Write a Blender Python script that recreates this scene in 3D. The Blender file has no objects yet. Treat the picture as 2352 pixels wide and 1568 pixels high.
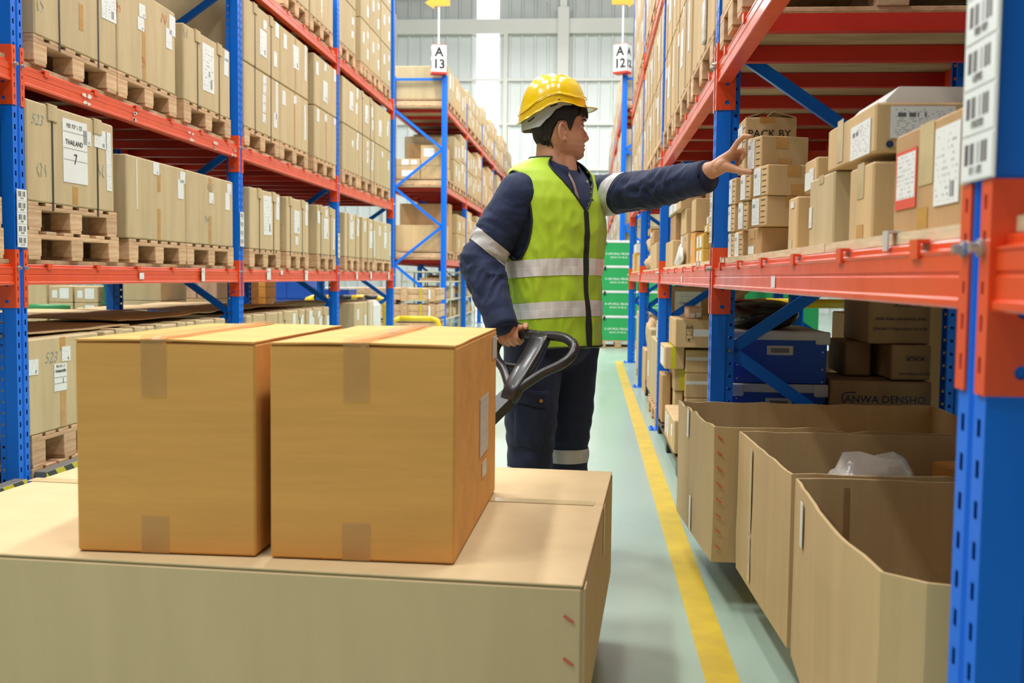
import bpy, bmesh, math, random
from mathutils import Vector, Matrix, noise

S = bpy.context.scene
COL = S.collection

# ------------------------------------------------------------------ camera
cam_d = bpy.data.cameras.new('camera')
cam = bpy.data.objects.new('camera', cam_d)
COL.objects.link(cam)
cam_d.sensor_width = 36.0
cam_d.lens = 35.94
cam_d.clip_end = 200
cam.matrix_world = Matrix(((0.99695, -0.01628, 0.07626, 0.0),
                           (0.07713, 0.06188, -0.9951, 0.0),
                           (0.01148, 0.99795, 0.06294, 1.05),
                           (0, 0, 0, 1)))
cam_d.dof.use_dof = True
cam_d.dof.focus_distance = 3.55
cam_d.dof.aperture_fstop = 5.0
S.camera = cam

# ------------------------------------------------------------------ world, lamps, exposure
w = bpy.data.worlds.new('world'); S.world = w; w.use_nodes = True
bg = w.node_tree.nodes['Background']
bg.inputs['Color'].default_value = (0.95, 0.98, 1.0, 1)
bg.inputs['Strength'].default_value = 0.25

R_ = math.radians
def area_lamp(name, x, y, z, sx, sy, watts, col=(1, 0.99, 0.965)):
    d = bpy.data.lights.new(name, 'AREA'); d.shape = 'RECTANGLE'
    d.size, d.size_y, d.energy, d.color = sx, sy, watts, col
    o = bpy.data.objects.new(name, d); COL.objects.link(o)
    o.location = (x, y, z)
    return o
def lamp_row(x, z, y0, y1, n, watts):
    for k in range(n): area_lamp('strip_lamp', x, y0+(y1-y0)*k/(n-1), z, 0.45, 2.4, watts/n)
lamp_row(-3.3, 8.6, 0.0, 28.0, 7, 2100)
lamp_row(1.7, 8.6, 0.0, 28.0, 7, 2250)
lamp_row(-0.9, 9.2, 0.0, 28.0, 7, 1000)  # weak centre row, added to brighten the carton tops and floor
lamp_row(-6.4, 8.6, 0.0, 20.0, 4, 1300)
area_lamp('wall_fill', -1.0, 27.0, 12.0, 12.0, 2.0, 420).rotation_euler = (R_(60), 0, 0)  # unseen fill light, added to brighten the upper back wall

S.view_settings.view_transform = 'Standard'
S.view_settings.look = 'None'
S.view_settings.gamma = 1.0
S.view_settings.exposure = -0.24
S.view_settings.use_curve_mapping = False
S.cycles.max_bounces = 6
S.cycles.diffuse_bounces = 3
S.cycles.glossy_bounces = 3
S.cycles.transmission_bounces = 4
S.cycles.transparent_max_bounces = 6
S.cycles.use_denoising = True
S.cycles.caustics_reflective = False
S.cycles.caustics_refractive = False

R = math.radians
rnd = random.Random(7)

# ------------------------------------------------------------------ materials
def lin(c):
    return tuple(((v/255)/12.92 if v/255 <= 0.04045 else ((v/255+0.055)/1.055)**2.4) for v in c) + (1.0,)

def mat(name, rgb, rough=0.6, metal=0.0, var=0.0, nscale=5.0, stretch=(1, 1, 1), bump=0.0, bscale=60.0,
        coat=0.0, objvar=0.0, sss=0.0, rgb2=None, emit=None, alpha=1.0, sheen=0.0, rvar=0.0, spec=0.5):
    m = bpy.data.materials.new(name); m.use_nodes = True
    nt = m.node_tree; N = nt.nodes; L = nt.links
    b = N['Principled BSDF']
    b.inputs['Roughness'].default_value = rough
    b.inputs['Metallic'].default_value = metal
    b.inputs['Specular IOR Level'].default_value = spec
    if coat: b.inputs['Coat Weight'].default_value = coat; b.inputs['Coat Roughness'].default_value = 0.12
    if sss:
        b.inputs['Subsurface Weight'].default_value = sss
        b.inputs['Subsurface Radius'].default_value = (0.012, 0.005, 0.003)
    if sheen: b.inputs['Sheen Weight'].default_value = sheen
    if alpha < 1: b.inputs['Alpha'].default_value = alpha
    c = lin(rgb)
    b.inputs['Base Color'].default_value = c
    tc = N.new('ShaderNodeTexCoord')
    last = None
    if var or rvar:
        mp = N.new('ShaderNodeMapping'); mp.inputs['Scale'].default_value = stretch
        L.new(tc.outputs['Object'], mp.inputs['Vector'])
        nz = N.new('ShaderNodeTexNoise'); nz.inputs['Scale'].default_value = nscale
        nz.inputs['Detail'].default_value = 4; nz.inputs['Roughness'].default_value = 0.6
        L.new(mp.outputs['Vector'], nz.inputs['Vector'])
        mx = N.new('ShaderNodeMix'); mx.data_type = 'RGBA'
        c2 = lin(rgb2) if rgb2 else tuple(v*(1-var) for v in c[:3]) + (1,)
        c1 = c if rgb2 else tuple(min(1, v*(1+var*0.5)) for v in c[:3]) + (1,)
        rp = N.new('ShaderNodeMapRange'); rp.inputs[1].default_value = 0.35; rp.inputs[2].default_value = 0.65
        L.new(nz.outputs['Fac'], rp.inputs[0]); L.new(rp.outputs[0], mx.inputs['Factor'])
        mx.inputs['A'].default_value = c1; mx.inputs['B'].default_value = c2
        if var: last = mx.outputs['Result']
        if rvar:
            rr = N.new('ShaderNodeMapRange'); rr.inputs[3].default_value = rough-rvar; rr.inputs[4].default_value = rough+rvar
            L.new(rp.outputs[0], rr.inputs[0]); L.new(rr.outputs[0], b.inputs['Roughness'])
    if objvar:
        oi = N.new('ShaderNodeObjectInfo')
        hs = N.new('ShaderNodeHueSaturation')
        mr = N.new('ShaderNodeMapRange'); mr.inputs[3].default_value = 1-objvar; mr.inputs[4].default_value = 1+objvar
        L.new(oi.outputs['Random'], mr.inputs[0]); L.new(mr.outputs[0], hs.inputs['Value'])
        if last is not None: L.new(last, hs.inputs['Color'])
        else: hs.inputs['Color'].default_value = c
        last = hs.outputs['Color']
    if last is not None: L.new(last, b.inputs['Base Color'])
    if bump:
        mp = N.new('ShaderNodeMapping'); mp.inputs['Scale'].default_value = stretch
        L.new(tc.outputs['Object'], mp.inputs['Vector'])
        n2 = N.new('ShaderNodeTexNoise'); n2.inputs['Scale'].default_value = bscale; n2.inputs['Detail'].default_value = 3
        L.new(mp.outputs['Vector'], n2.inputs['Vector'])
        bp = N.new('ShaderNodeBump'); bp.inputs['Strength'].default_value = bump; bp.inputs['Distance'].default_value = 0.01
        L.new(n2.outputs['Fac'], bp.inputs['Height']); L.new(bp.outputs['Normal'], b.inputs['Normal'])
    if emit:
        b.inputs['Emission Color'].default_value = lin(emit[0]); b.inputs['Emission Strength'].default_value = emit[1]
    return m

def card(name, rgb, var=0.12, stretch=(1, 1, 0.15), objvar=0.06):
    return mat(name, rgb, rough=0.72, var=var, nscale=9, stretch=stretch, bump=0.08, bscale=40, objvar=objvar, spec=0.3)

M = {}
M['tan'] = card('cardboard_tan', (197, 176, 137))
M['brown'] = card('cardboard_brown', (186, 148, 103))
M['kraft'] = card('cardboard_kraft', (205, 174, 128))
M['orange_card'] = card('cardboard_golden', (216, 159, 84), stretch=(0.12, 1, 1.4), objvar=0.0, var=0.10)
M['pale'] = card('cardboard_pale', (203, 178, 135), objvar=0.0, var=0.05)
M['pink'] = card('cardboard_pinkish', (206, 170, 140))
M['ochre'] = card('cardboard_ochre', (203, 162, 75))
M['shade_card'] = card('cardboard_shaded', (154, 122, 82))  # darker cardboard, the shade of the deep bay put into its colour
M['binc'] = card('cardboard_bin', (198, 170, 124), stretch=(1.6, 1.6, 0.1), var=0.07, objvar=0.03)
M['edge'] = mat('cardboard_edge', (200, 175, 135), rough=0.9, var=0.3, nscale=60)
M['tape'] = mat('packing_tape', (196, 148, 82), rough=0.22, var=0.15, nscale=12, bump=0.15, bscale=25)
M['tape_clear'] = mat('clear_tape', (220, 172, 108), rough=0.16, var=0.12, nscale=10, bump=0.25, bscale=18)
M['tape_clear'].node_tree.nodes['Principled BSDF'].inputs['Alpha'].default_value = 0.3
M['tape_pale'] = mat('pale_tape', (206, 186, 140), rough=0.25, var=0.12, nscale=10)
M['tape_yellow'] = mat('yellow_tape', (205, 195, 40), rough=0.3, var=0.1)
M['tape_white'] = mat('white_tape', (225, 225, 218), rough=0.3, var=0.08)
M['strap'] = mat('strap_black', (45, 45, 42), rough=0.4, var=0.1)
M['steel'] = mat('zinc_steel', (190, 190, 185), rough=0.35, metal=0.8, var=0.1)
M['blue'] = mat('blue_paint', (0, 110, 226), rough=0.38, var=0.06, nscale=3, spec=0.35, rvar=0.06, bump=0.02, bscale=12)
M['orange'] = mat('orange_paint', (230, 80, 36), rough=0.34, var=0.08, nscale=4, coat=0.2, rvar=0.06, bump=0.02, bscale=10)
M['red'] = mat('red_paint', (196, 42, 24), rough=0.4, var=0.1, nscale=4)
M['wood'] = mat('pallet_wood', (218, 186, 146), rough=0.75, var=0.28, nscale=7, stretch=(3, 0.6, 6), bump=0.15, bscale=30, objvar=0.14, rgb2=(194, 152, 114))
M['ply'] = mat('plywood', (222, 204, 168), rough=0.7, var=0.2, nscale=4, stretch=(0.5, 2, 30), objvar=0.05)
M['deck'] = mat('deck_board', (196, 172, 134), rough=0.75, var=0.3, nscale=3, stretch=(0.6, 2.5, 1), bump=0.1, bscale=14, objvar=0.06, rgb2=(160, 132, 98))
M['white'] = mat('white_plastic', (232, 232, 228), rough=0.4, var=0.04)
M['paper'] = mat('white_paper', (232, 234, 232), rough=0.5, var=0.04)
M['ink'] = mat('ink_black', (28, 28, 30), rough=0.5, var=0.1)
M['ink_grey'] = mat('ink_grey', (120, 118, 112), rough=0.6, var=0.1)
M['ink_blue'] = mat('marker_blue', (132, 154, 150), rough=0.6, var=0.1)
M['ink_navy'] = mat('ink_navy', (30, 50, 90), rough=0.6, var=0.1)
M['ink_red'] = mat('ink_red', (214, 92, 70), rough=0.6, var=0.1)
M['ink_white'] = mat('ink_white', (235, 238, 232), rough=0.5, var=0.03)
M['black'] = mat('black_plastic', (36, 34, 32), rough=0.33, var=0.1, nscale=20, bump=0.04, bscale=90, coat=0.2)
M['greycase'] = mat('grey_plastic', (196, 194, 188), rough=0.45, var=0.04)
M['bluecase'] = mat('blue_corrugated_plastic', (10, 74, 170), rough=0.4, var=0.08, nscale=4)
M['green'] = mat('green_plastic', (46, 168, 92), rough=0.4, var=0.07, nscale=3)
M['dkgreen'] = mat('dark_green_plastic', (22, 110, 84), rough=0.4, var=0.08)
M['rail_green'] = mat('green_rail', (70, 160, 98), rough=0.3, var=0.08)
M['yellow'] = mat('yellow_paint', (236, 196, 30), rough=0.35, var=0.08)
M['blackpaint'] = mat('black_paint', (38, 38, 36), rough=0.4, var=0.08)
M['beige'] = mat('beige_pipe', (206, 200, 168), rough=0.4, var=0.06)
M['darkfilm'] = mat('black_film', (40, 36, 32), rough=0.16, var=0.35, nscale=9, bump=0.6, bscale=16)
M['bubble'] = mat('clear_plastic_bag', (205, 198, 188), rough=0.22, var=0.15, nscale=8, bump=0.6, bscale=22)
M['kraftpaper'] = mat('kraft_paper_bag', (206, 176, 134), rough=0.7, var=0.12, nscale=6, bump=0.7, bscale=16)
M['signred'] = mat('sign_red', (226, 60, 40), rough=0.4, var=0.05)
M['signyellow'] = mat('sign_amber', (246, 164, 18), rough=0.35, var=0.06)
M['scuff'] = mat('paper_scrap', (226, 218, 205), rough=0.7, var=0.1)

def floor_mat():
    m = mat('floor_epoxy', (176, 198, 182), rough=0.23, var=0.10, nscale=1.3, stretch=(1, 0.5, 1), rvar=0.07, rgb2=(158, 184, 168), bump=0.02, bscale=9)
    return m
M['floor'] = floor_mat()
M['line'] = mat('floor_line_yellow', (222, 192, 48), rough=0.35, var=0.14, nscale=7, rgb2=(204, 176, 56))
M['wall'] = mat('wall_sheet', (222, 228, 226), rough=0.5, var=0.05, nscale=0.8)
M['wall_grey'] = mat('wall_sheet_grey', (190, 194, 192), rough=0.5, var=0.06, nscale=0.8)
M['wall_band'] = mat('wall_band', (228, 228, 222), rough=0.6, var=0.04, nscale=0.7)
M['skylight'] = mat('daylight_panel', (250, 252, 255), rough=0.5, var=0.02, emit=((255, 255, 255), 3.0))

def hazard_mat():
    m = bpy.data.materials.new('hazard_tape'); m.use_nodes = True
    N = m.node_tree.nodes; L = m.node_tree.links; b = N['Principled BSDF']; b.inputs['Roughness'].default_value = 0.45
    tc = N.new('ShaderNodeTexCoord'); sp = N.new('ShaderNodeSeparateXYZ'); L.new(tc.outputs['Object'], sp.inputs[0])
    a = N.new('ShaderNodeMath'); a.operation = 'ADD'; L.new(sp.outputs['Y'], a.inputs[0]); L.new(sp.outputs['Z'], a.inputs[1])
    d = N.new('ShaderNodeMath'); d.operation = 'DIVIDE'; d.inputs[1].default_value = 0.15; L.new(a.outputs[0], d.inputs[0])
    f = N.new('ShaderNodeMath'); f.operation = 'FRACT'; L.new(d.outputs[0], f.inputs[0])
    g = N.new('ShaderNodeMath'); g.operation = 'GREATER_THAN'; g.inputs[1].default_value = 0.5; L.new(f.outputs[0], g.inputs[0])
    mx = N.new('ShaderNodeMix'); mx.data_type = 'RGBA'; L.new(g.outputs[0], mx.inputs['Factor'])
    mx.inputs['A'].default_value = lin((205, 190, 30)); mx.inputs['B'].default_value = lin((52, 58, 50))
    L.new(mx.outputs['Result'], b.inputs['Base Color']); return m
M['hazard'] = hazard_mat()

def label_mat(name, rows, bars=None, paper=(232, 235, 234), ink=(90, 92, 95), dens=0.5, border=None):
    """printed label: rows of fine print and, between bars=(u0,u1,v0,v1), a barcode; UV 0..1 over the sheet"""
    m = bpy.data.materials.new(name); m.use_nodes = True
    N = m.node_tree.nodes; L = m.node_tree.links; b = N['Principled BSDF']; b.inputs['Roughness'].default_value = 0.42
    tc = N.new('ShaderNodeTexCoord'); oi = N.new('ShaderNodeObjectInfo')
    sp = N.new('ShaderNodeSeparateXYZ'); L.new(tc.outputs['UV'], sp.inputs[0])
    U, V = sp.outputs['X'], sp.outputs['Y']
    def mth(op, a, c=None):
        n = N.new('ShaderNodeMath'); n.operation = op
        for i, v in enumerate((a, c)):
            if v is None: continue
            if isinstance(v, (int, float)): n.inputs[i].default_value = v
            else: L.new(v, n.inputs[i])
        return n.outputs[0]
    row = mth('MULTIPLY', V, float(rows))
    fr = mth('FRACT', row); fl = mth('FLOOR', row)
    inrow = mth('MULTIPLY', mth('GREATER_THAN', fr, 0.3), mth('LESS_THAN', fr, 0.72))
    cv = N.new('ShaderNodeCombineXYZ')
    L.new(mth('FLOOR', mth('MULTIPLY', U, 30.0)), cv.inputs[0]); L.new(fl, cv.inputs[1]); L.new(mth('MULTIPLY', oi.outputs['Random'], 50.0), cv.inputs[2])
    wn = N.new('ShaderNodeTexWhiteNoise'); wn.noise_dimensions = '3D'; L.new(cv.outputs[0], wn.inputs['Vector'])
    ink_f = mth('MULTIPLY', inrow, mth('LESS_THAN', wn.outputs['Value'], dens))
    mar = mth('MULTIPLY', mth('MULTIPLY', mth('GREATER_THAN', U, 0.07), mth('LESS_THAN', U, 0.93)),
              mth('MULTIPLY', mth('GREATER_THAN', V, 0.05), mth('LESS_THAN', V, 0.95)))
    ink_f = mth('MULTIPLY', mth('MULTIPLY', ink_f, mar), 0.6)
    if bars:
        u0, u1, v0, v1 = bars
        inb = mth('MULTIPLY', mth('MULTIPLY', mth('GREATER_THAN', U, u0), mth('LESS_THAN', U, u1)),
                  mth('MULTIPLY', mth('GREATER_THAN', V, v0), mth('LESS_THAN', V, v1)))
        w2 = N.new('ShaderNodeTexWhiteNoise'); w2.noise_dimensions = '1D'
        L.new(mth('FLOOR', mth('MULTIPLY', U, 46.0)), w2.inputs['W'])
        bar = mth('MULTIPLY', inb, mth('GREATER_THAN', w2.outputs['Value'], 0.4))
        ink_f = mth('ADD', mth('MULTIPLY', ink_f, mth('SUBTRACT', 1.0, inb)), bar)
    mx = N.new('ShaderNodeMix'); mx.data_type = 'RGBA'; L.new(ink_f, mx.inputs['Factor'])
    mx.inputs['A'].default_value = lin(paper); mx.inputs['B'].default_value = lin(ink)
    out = mx.outputs['Result']
    if border:
        bw, bc, foot = border
        e = mth('MULTIPLY', mth('MULTIPLY', mth('GREATER_THAN', U, bw), mth('LESS_THAN', U, 1-bw)),
                mth('MULTIPLY', mth('GREATER_THAN', V, foot), mth('LESS_THAN', V, 1-bw)))
        m2 = N.new('ShaderNodeMix'); m2.data_type = 'RGBA'; L.new(e, m2.inputs['Factor'])
        m2.inputs['A'].default_value = lin(bc); L.new(out, m2.inputs['B']); out = m2.outputs['Result']
    L.new(out, b.inputs['Base Color'])
    return m
M['lab'] = label_mat('label_print', 13, dens=0.26, ink=(120, 122, 126))
M['lab_bar'] = label_mat('label_barcode_print', 12, bars=(0.66, 0.90, 0.08, 0.28), dens=0.24, ink=(112, 114, 118))
M['lab_top'] = label_mat('label_top_bar', 14, bars=(0.1, 0.55, 0.66, 0.8), dens=0.34, ink=(104, 106, 110))
M['lab_blank'] = label_mat('label_light_print', 11, dens=0.22, ink=(150, 152, 155))
M['lab_dull'] = label_mat('label_dull_print', 7, dens=0.22, paper=(206, 200, 186), ink=(140, 138, 132))
M['lab_strip'] = label_mat('label_column_print', 26, dens=0.3)
M['lab_red'] = label_mat('label_red_border', 13, dens=0.3, border=(0.06, (222, 84, 66), 0.17))
M['lab_code'] = label_mat('post_barcode_print', 1, bars=(0.1, 0.9, 0.36, 0.86), dens=0.0, ink=(70, 70, 72))

# ------------------------------------------------------------------ mesh building
class MB:
    def __init__(s): s.v = []; s.f = []; s.uv = None
    def add(s, vs, fs):
        o = len(s.v); s.v += [tuple(p) for p in vs]; s.f += [tuple(i+o for i in f) for f in fs]
    def box(s, x0, x1, y0, y1, z0, z1, c=0.0):
        if c <= 0:
            s.add([(x0, y0, z0), (x1, y0, z0), (x1, y1, z0), (x0, y1, z0), (x0, y0, z1), (x1, y0, z1), (x1, y1, z1), (x0, y1, z1)],
                  [(0, 3, 2, 1), (4, 5, 6, 7), (0, 1, 5, 4), (1, 2, 6, 5), (2, 3, 7, 6), (3, 0, 4, 7)])
            return
        c = min(c, (x1-x0)*0.45, (y1-y0)*0.45, (z1-z0)*0.45)
        bm = bmesh.new(); bmesh.ops.create_cube(bm, size=1)
        for v in bm.verts:
            v.co = Vector(((x0+x1)/2+v.co.x*(x1-x0), (y0+y1)/2+v.co.y*(y1-y0), (z0+z1)/2+v.co.z*(z1-z0)))
        bmesh.ops.bevel(bm, geom=bm.edges[:], offset=c, segments=1, affect='EDGES', profile=0.5)
        bm.verts.ensure_lookup_table(); bm.verts.index_update()
        s.add([v.co[:] for v in bm.verts], [[v.index for v in f.verts] for f in bm.faces]); bm.free()
    def bar(s, p, q, wd, th, up=(0, 0, 1)):
        """rectangular bar from p to q: th along up-ish, wd sideways"""
        p, q = Vector(p), Vector(q); d = (q-p).normalized(); u = Vector(up)
        side = d.cross(u)
        if side.length < 1e-4: side = d.cross(Vector((1, 0, 0)))
        side.normalize(); u = side.cross(d)
        a, b = side*wd/2, u*th/2
        vs = [p-a-b, p+a-b, p+a+b, p-a+b, q-a-b, q+a-b, q+a+b, q-a+b]
        s.add(vs, [(0, 1, 2, 3), (7, 6, 5, 4), (0, 4, 5, 1), (1, 5, 6, 2), (2, 6, 7, 3), (3, 7, 4, 0)])
    def tube(s, pts, r, seg=8, cap=True):
        pts = [Vector(p) for p in pts]; n = len(pts); rs = r if isinstance(r, (list, tuple)) else [r]*n
        o = len(s.v); prev = None
        for i, p in enumerate(pts):
            d = (pts[min(i+1, n-1)]-pts[max(i-1, 0)]).normalized()
            if prev is None:
                a = d.cross(Vector((0, 0, 1)))
                if a.length < 1e-3: a = d.cross(Vector((1, 0, 0)))
            else: a = prev - d*prev.dot(d)
            a.normalize(); prev = a; b = d.cross(a)
            for k in range(seg):
                t = 2*math.pi*k/seg; s.v.append(tuple(p+(a*math.cos(t)+b*math.sin(t))*rs[i]))
        for i in range(n-1):
            for k in range(seg):
                k2 = (k+1) % seg
                s.f.append((o+i*seg+k, o+i*seg+k2, o+(i+1)*seg+k2, o+(i+1)*seg+k))
        if cap:
            s.f.append(tuple(o+k for k in reversed(range(seg)))); s.f.append(tuple(o+(n-1)*seg+k for k in range(seg)))
    def extrude_y(s, prof, y0, y1):
        """closed (x,z) profile extruded along y"""
        n = len(prof); o = len(s.v)
        for y in (y0, y1): s.v += [(x, y, z) for x, z in prof]
        for i in range(n):
            j = (i+1) % n; s.f.append((o+i, o+n+i, o+n+j, o+j))
        s.f.append(tuple(o+i for i in range(n))); s.f.append(tuple(o+n+i for i in reversed(range(n))))
    def grid(s, rows, closed=False, flip=False):
        o = len(s.v); m = len(rows[0])
        for r in rows: s.v += [tuple(p) for p in r]
        for i in range(len(rows)-1):
            for k in range(m if closed else m-1):
                k2 = (k+1) % m; f = (o+i*m+k, o+i*m+k2, o+(i+1)*m+k2, o+(i+1)*m+k)
                s.f.append(f[::-1] if flip else f)
    def mesh(s, name, m, smooth=False, fixn=True):
        me = bpy.data.meshes.new(name); me.from_pydata(s.v, [], s.f)
        if fixn:
            bm = bmesh.new(); bm.from_mesh(me); bmesh.ops.recalc_face_normals(bm, faces=bm.faces[:]); bm.to_mesh(me); bm.free()
        if m is not None: me.materials.append(M[m] if isinstance(m, str) else m)
        if smooth: me.shade_smooth()
        me.update(); return me

WORLD = {}
def place(me, name, parent=None, loc=(0, 0, 0), rz=0.0, mw=None):
    """link a mesh (or an Empty when me is None) at a world place, under parent"""
    o = bpy.data.objects.new(name, me); COL.objects.link(o)
    m = mw if mw is not None else Matrix.Translation(loc) @ Matrix.Rotation(rz, 4, 'Z')
    WORLD[o.name] = m
    if parent is not None:
        o.parent = parent; o.matrix_local = WORLD[parent.name].inverted() @ m
    else: o.matrix_local = m
    return o
def tag(o, label=None, cat=None, group=None, kind=None):
    if label: o['label'] = label
    if cat: o['category'] = cat
    if group: o['group'] = group
    if kind: o['kind'] = kind
    return o
def thing(name, loc, label, cat, group=None, rz=0.0):
    return tag(place(None, name, None, loc, rz), label, cat, group)
_bc = {}
def cbox(w, d, h, m, c=0.0, name=None):
    """shared chamfered box mesh, origin at the middle of its base"""
    k = (round(w, 3), round(d, 3), round(h, 3), m, round(c, 4))
    if k not in _bc:
        b = MB(); b.box(-w/2, w/2, -d/2, d/2, 0, h, c); _bc[k] = b.mesh(name or 'block', m)
    return _bc[k]
def wbox(name, parent, x0, x1, y0, y1, z0, z1, m, c=0.0):
    return place(cbox(x1-x0, y1-y0, z1-z0, m, c, name), name, parent, ((x0+x1)/2, (y0+y1)/2, z0))
_lc = {}
def sheet_mesh(w, h, m, t=0.0012):
    """thin sheet facing -Y, lower-left-front origin at its centre, UV 0..1"""
    k = (round(w, 3), round(h, 3), m, t)
    if k not in _lc:
        b = MB(); b.box(-w/2, w/2, -t, 0, -h/2, h/2)
        me = b.mesh('sheet', m, fixn=False)
        uv = me.uv_layers.new(name='UVMap')
        for p in me.polygons:
            for li in p.loop_indices:
                co = me.vertices[me.loops[li].vertex_index].co
                uv.data[li].uv = (co.x/w+0.5, co.z/h+0.5)
        _lc[k] = me
    return _lc[k]
_tc = {}
def text_mesh(s, size, m, align='CENTER', shear=0.0, ext=0.0004, offset=0.0):
    k = (s, size, m, align, shear, offset)
    if k not in _tc:
        cu = bpy.data.curves.new('lettering', 'FONT'); cu.body = s; cu.size = size
        cu.align_x = align; cu.align_y = 'CENTER'; cu.extrude = ext; cu.resolution_u = 2; cu.shear = shear; cu.offset = offset
        o = bpy.data.objects.new('lettering', cu)
        COL.objects.link(o)
        dg = bpy.context.evaluated_depsgraph_get()
        me = bpy.data.meshes.new_from_object(o.evaluated_get(dg))
        bpy.data.objects.remove(o); bpy.data.curves.remove(cu)
        me.materials.clear(); me.materials.append(M[m]); me.name = 'lettering'
        me.transform(Matrix.Rotation(math.pi/2, 4, 'X'))       # stands up, faces -Y
        _tc[k] = me
    return _tc[k]
def pseudo_print(seed, width, height, m):
    """a line of fine print too small to read: little bars of letter width"""
    r = random.Random(seed); mb = MB(); x = -width/2
    while x < width/2-height*.5:
        w_ = height*r.uniform(.35, .6)
        mb.box(x, x+w_*.35, -.0004, 0, -height/2, height/2); 
        if r.random() < .8: mb.box(x+w_*.35, x+w_, -.0004, 0, r.choice((height*.25, -height*.1)), height/2)
        if r.random() < .6: mb.box(x+w_*.35, x+w_, -.0004, 0, -height/2, -height*.25)
        x += w_+height*(.18 if r.random() < .82 else .7)
    return mb.mesh('lettering', m)
def scribble(seed, n, size, m):
    """marker scrawl that cannot be read"""
    r = random.Random(seed); mb = MB(); x = -n*size*.3
    for k in range(n):
        p = [(x+r.uniform(-.1, .35)*size, 0, (.5-j*.33)*size+r.uniform(-.14, .14)*size) for j in range(4)]
        q = []
        for j in range(3): q += [p[j], tuple((a+b2)/2+c for a, b2, c in zip(p[j], p[j+1], (r.uniform(-.12, .12)*size, 0, 0)))]
        mb.tube(q+[p[3]], .0017, 4); x += size*.6
    return mb.mesh('handwriting', m)
FACE_RZ = {'N': 0.0, '+X': math.pi/2, '-X': -math.pi/2, 'T': 0.0}
def face_frame(bb, face):
    """4x4 frame whose local x runs right and z up over one face of a box bb=(x0,x1,y0,y1,z0,z1); returns frame, width, height"""
    x0, x1, y0, y1, z0, z1 = bb
    if face == 'N': return Matrix.Translation((x0, y0, z0)), x1-x0, z1-z0
    if face == '+X': return Matrix.Translation((x1, y0, z0)) @ Matrix.Rotation(math.pi/2, 4, 'Z'), y1-y0, z1-z0
    if face == '-X': return Matrix.Translation((x0, y1, z0)) @ Matrix.Rotation(-math.pi/2, 4, 'Z'), y1-y0, z1-z0
    if face == 'T': return Matrix.Translation((x0, y0, z1)) @ Matrix.Rotation(-math.pi/2, 4, 'X'), x1-x0, y1-y0
def on_face(o, bb, face, name, me, u, v, rot=0.0, lift=0.0006):
    """fix a part to a face of box-shaped thing o; bb in o's own coordinates"""
    fr, wd, ht = face_frame(bb, face)
    m = fr @ Matrix.Translation((u*wd, -lift, v*ht)) @ Matrix.Rotation(rot, 4, 'Y')
    return place(me, name, o, mw=WORLD[o.name] @ m)

# ================================================================== SETTING
def struct(name, me, loc=(0, 0, 0)):
    o = place(me, name, None, loc); o['kind'] = 'structure'; return o
b = MB(); b.box(-40, 34, -8, 34.6, -0.2, 0); struct('floor', b.mesh('floor', 'floor'))
b = MB(); b.box(0.315, 0.405, -3, 12.95, 0.0005, 0.0025)
b.box(0.405, 1.6, 12.86, 12.95, 0.0005, 0.0025)
struct('trim_1', b.mesh('floor_line', 'line'))
# back wall of ribbed sheets, from the floor to the eaves, with daylight panels
def ribbed(x0, x1, z0, z1, y, m, name, pitch=0.42):
    mb = MB(); rows = []
    x = x0; xs = []
    while x < x1:
        for dx, dy in ((0, 0), (0.30, 0), (0.33, -0.045), (0.39, -0.045)):
            if x+dx < x1: xs.append((x+dx, y+dy))
        x += pitch
    xs.append((x1, y))
    mb.grid([[(px, py, z0) for px, py in xs], [(px, py, z1) for px, py in xs]])
    return mb.mesh(name, m)
YW = 34.0
b = MB(); b.box(-20.2, -20, -8, 34, 0, 11); struct('wall_left_blocker', b.mesh('wall_left_blocker', 'wall'))  # unseen side wall, added to block world light from the left
b = MB(); b.box(14, 14.2, -8, 34, 0, 11); struct('wall_right_blocker', b.mesh('wall_right_blocker', 'wall'))  # its unseen counterpart, added to keep world light off the right bays
wall = place(None, 'wall_back', None, (0, YW, 0)); wall['kind'] = 'structure'
for (x0, x1) in ((-30, -3.87), (-3.15, 24)):
    place(ribbed(x0, x1, 0, 9.0, YW, 'wall', 'wall_sheet'), 'wall_sheet', wall)
    place(ribbed(x0, x1, 9.45, 14.5, YW, 'wall_grey', 'upper_wall_sheet'), 'upper_wall_sheet', wall)
b = MB(); b.box(-30, 24, YW-0.18, YW+0.2, 8.98, 9.45); place(b.mesh('wall_band', 'wall_band'), 'wall_band', wall)
for i, (z0, z1) in enumerate(((0.0, 8.98), (9.45, 14.5))):
    wd = place(None, 'window_%d' % (i+1), None, (-3.51, YW, z0)); wd['kind'] = 'structure'
    b = MB(); b.box(-3.87, -3.15, YW-0.02, YW+0.02, z0, z1); place(b.mesh('pane', 'skylight'), 'pane', wd)
for i, (x0, x1) in enumerate(((-1.22, -0.84), (-6.95, -6.5), (4.6, 5.0))):
    b = MB(); b.box(x0, x1, YW-0.3, YW-0.05, 0, 9.8 if i == 0 else 9.6, 0.02)
    if i == 0: b.box(-1.15, -0.92, YW-0.22, YW-0.08, 9.8, 11.0)
    struct('trim_%d' % (i+2), b.mesh('column', 'wall_band'))
for i, z in enumerate((4.6, 6.07, 7.5)):
    b = MB(); b.box(-30, 24, YW-0.14, YW-0.06, z-0.04, z+0.04)
    struct('trim_%d' % (i+5), b.mesh('girt', 'wall_band'))
b = MB(); b.box(-2.98, -2.84, YW-0.2, YW-0.1, 0, 9.0); struct('trim_8', b.mesh('mullion', 'wall_band'))
b = MB(); b.bar((-14, YW-0.5, 9.9), (8, YW-0.5, 11.0), 0.06, 0.06); b.bar((-5.2, YW-0.5, 10.0), (-9, YW-0.5, 13), 0.05, 0.05)
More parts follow.
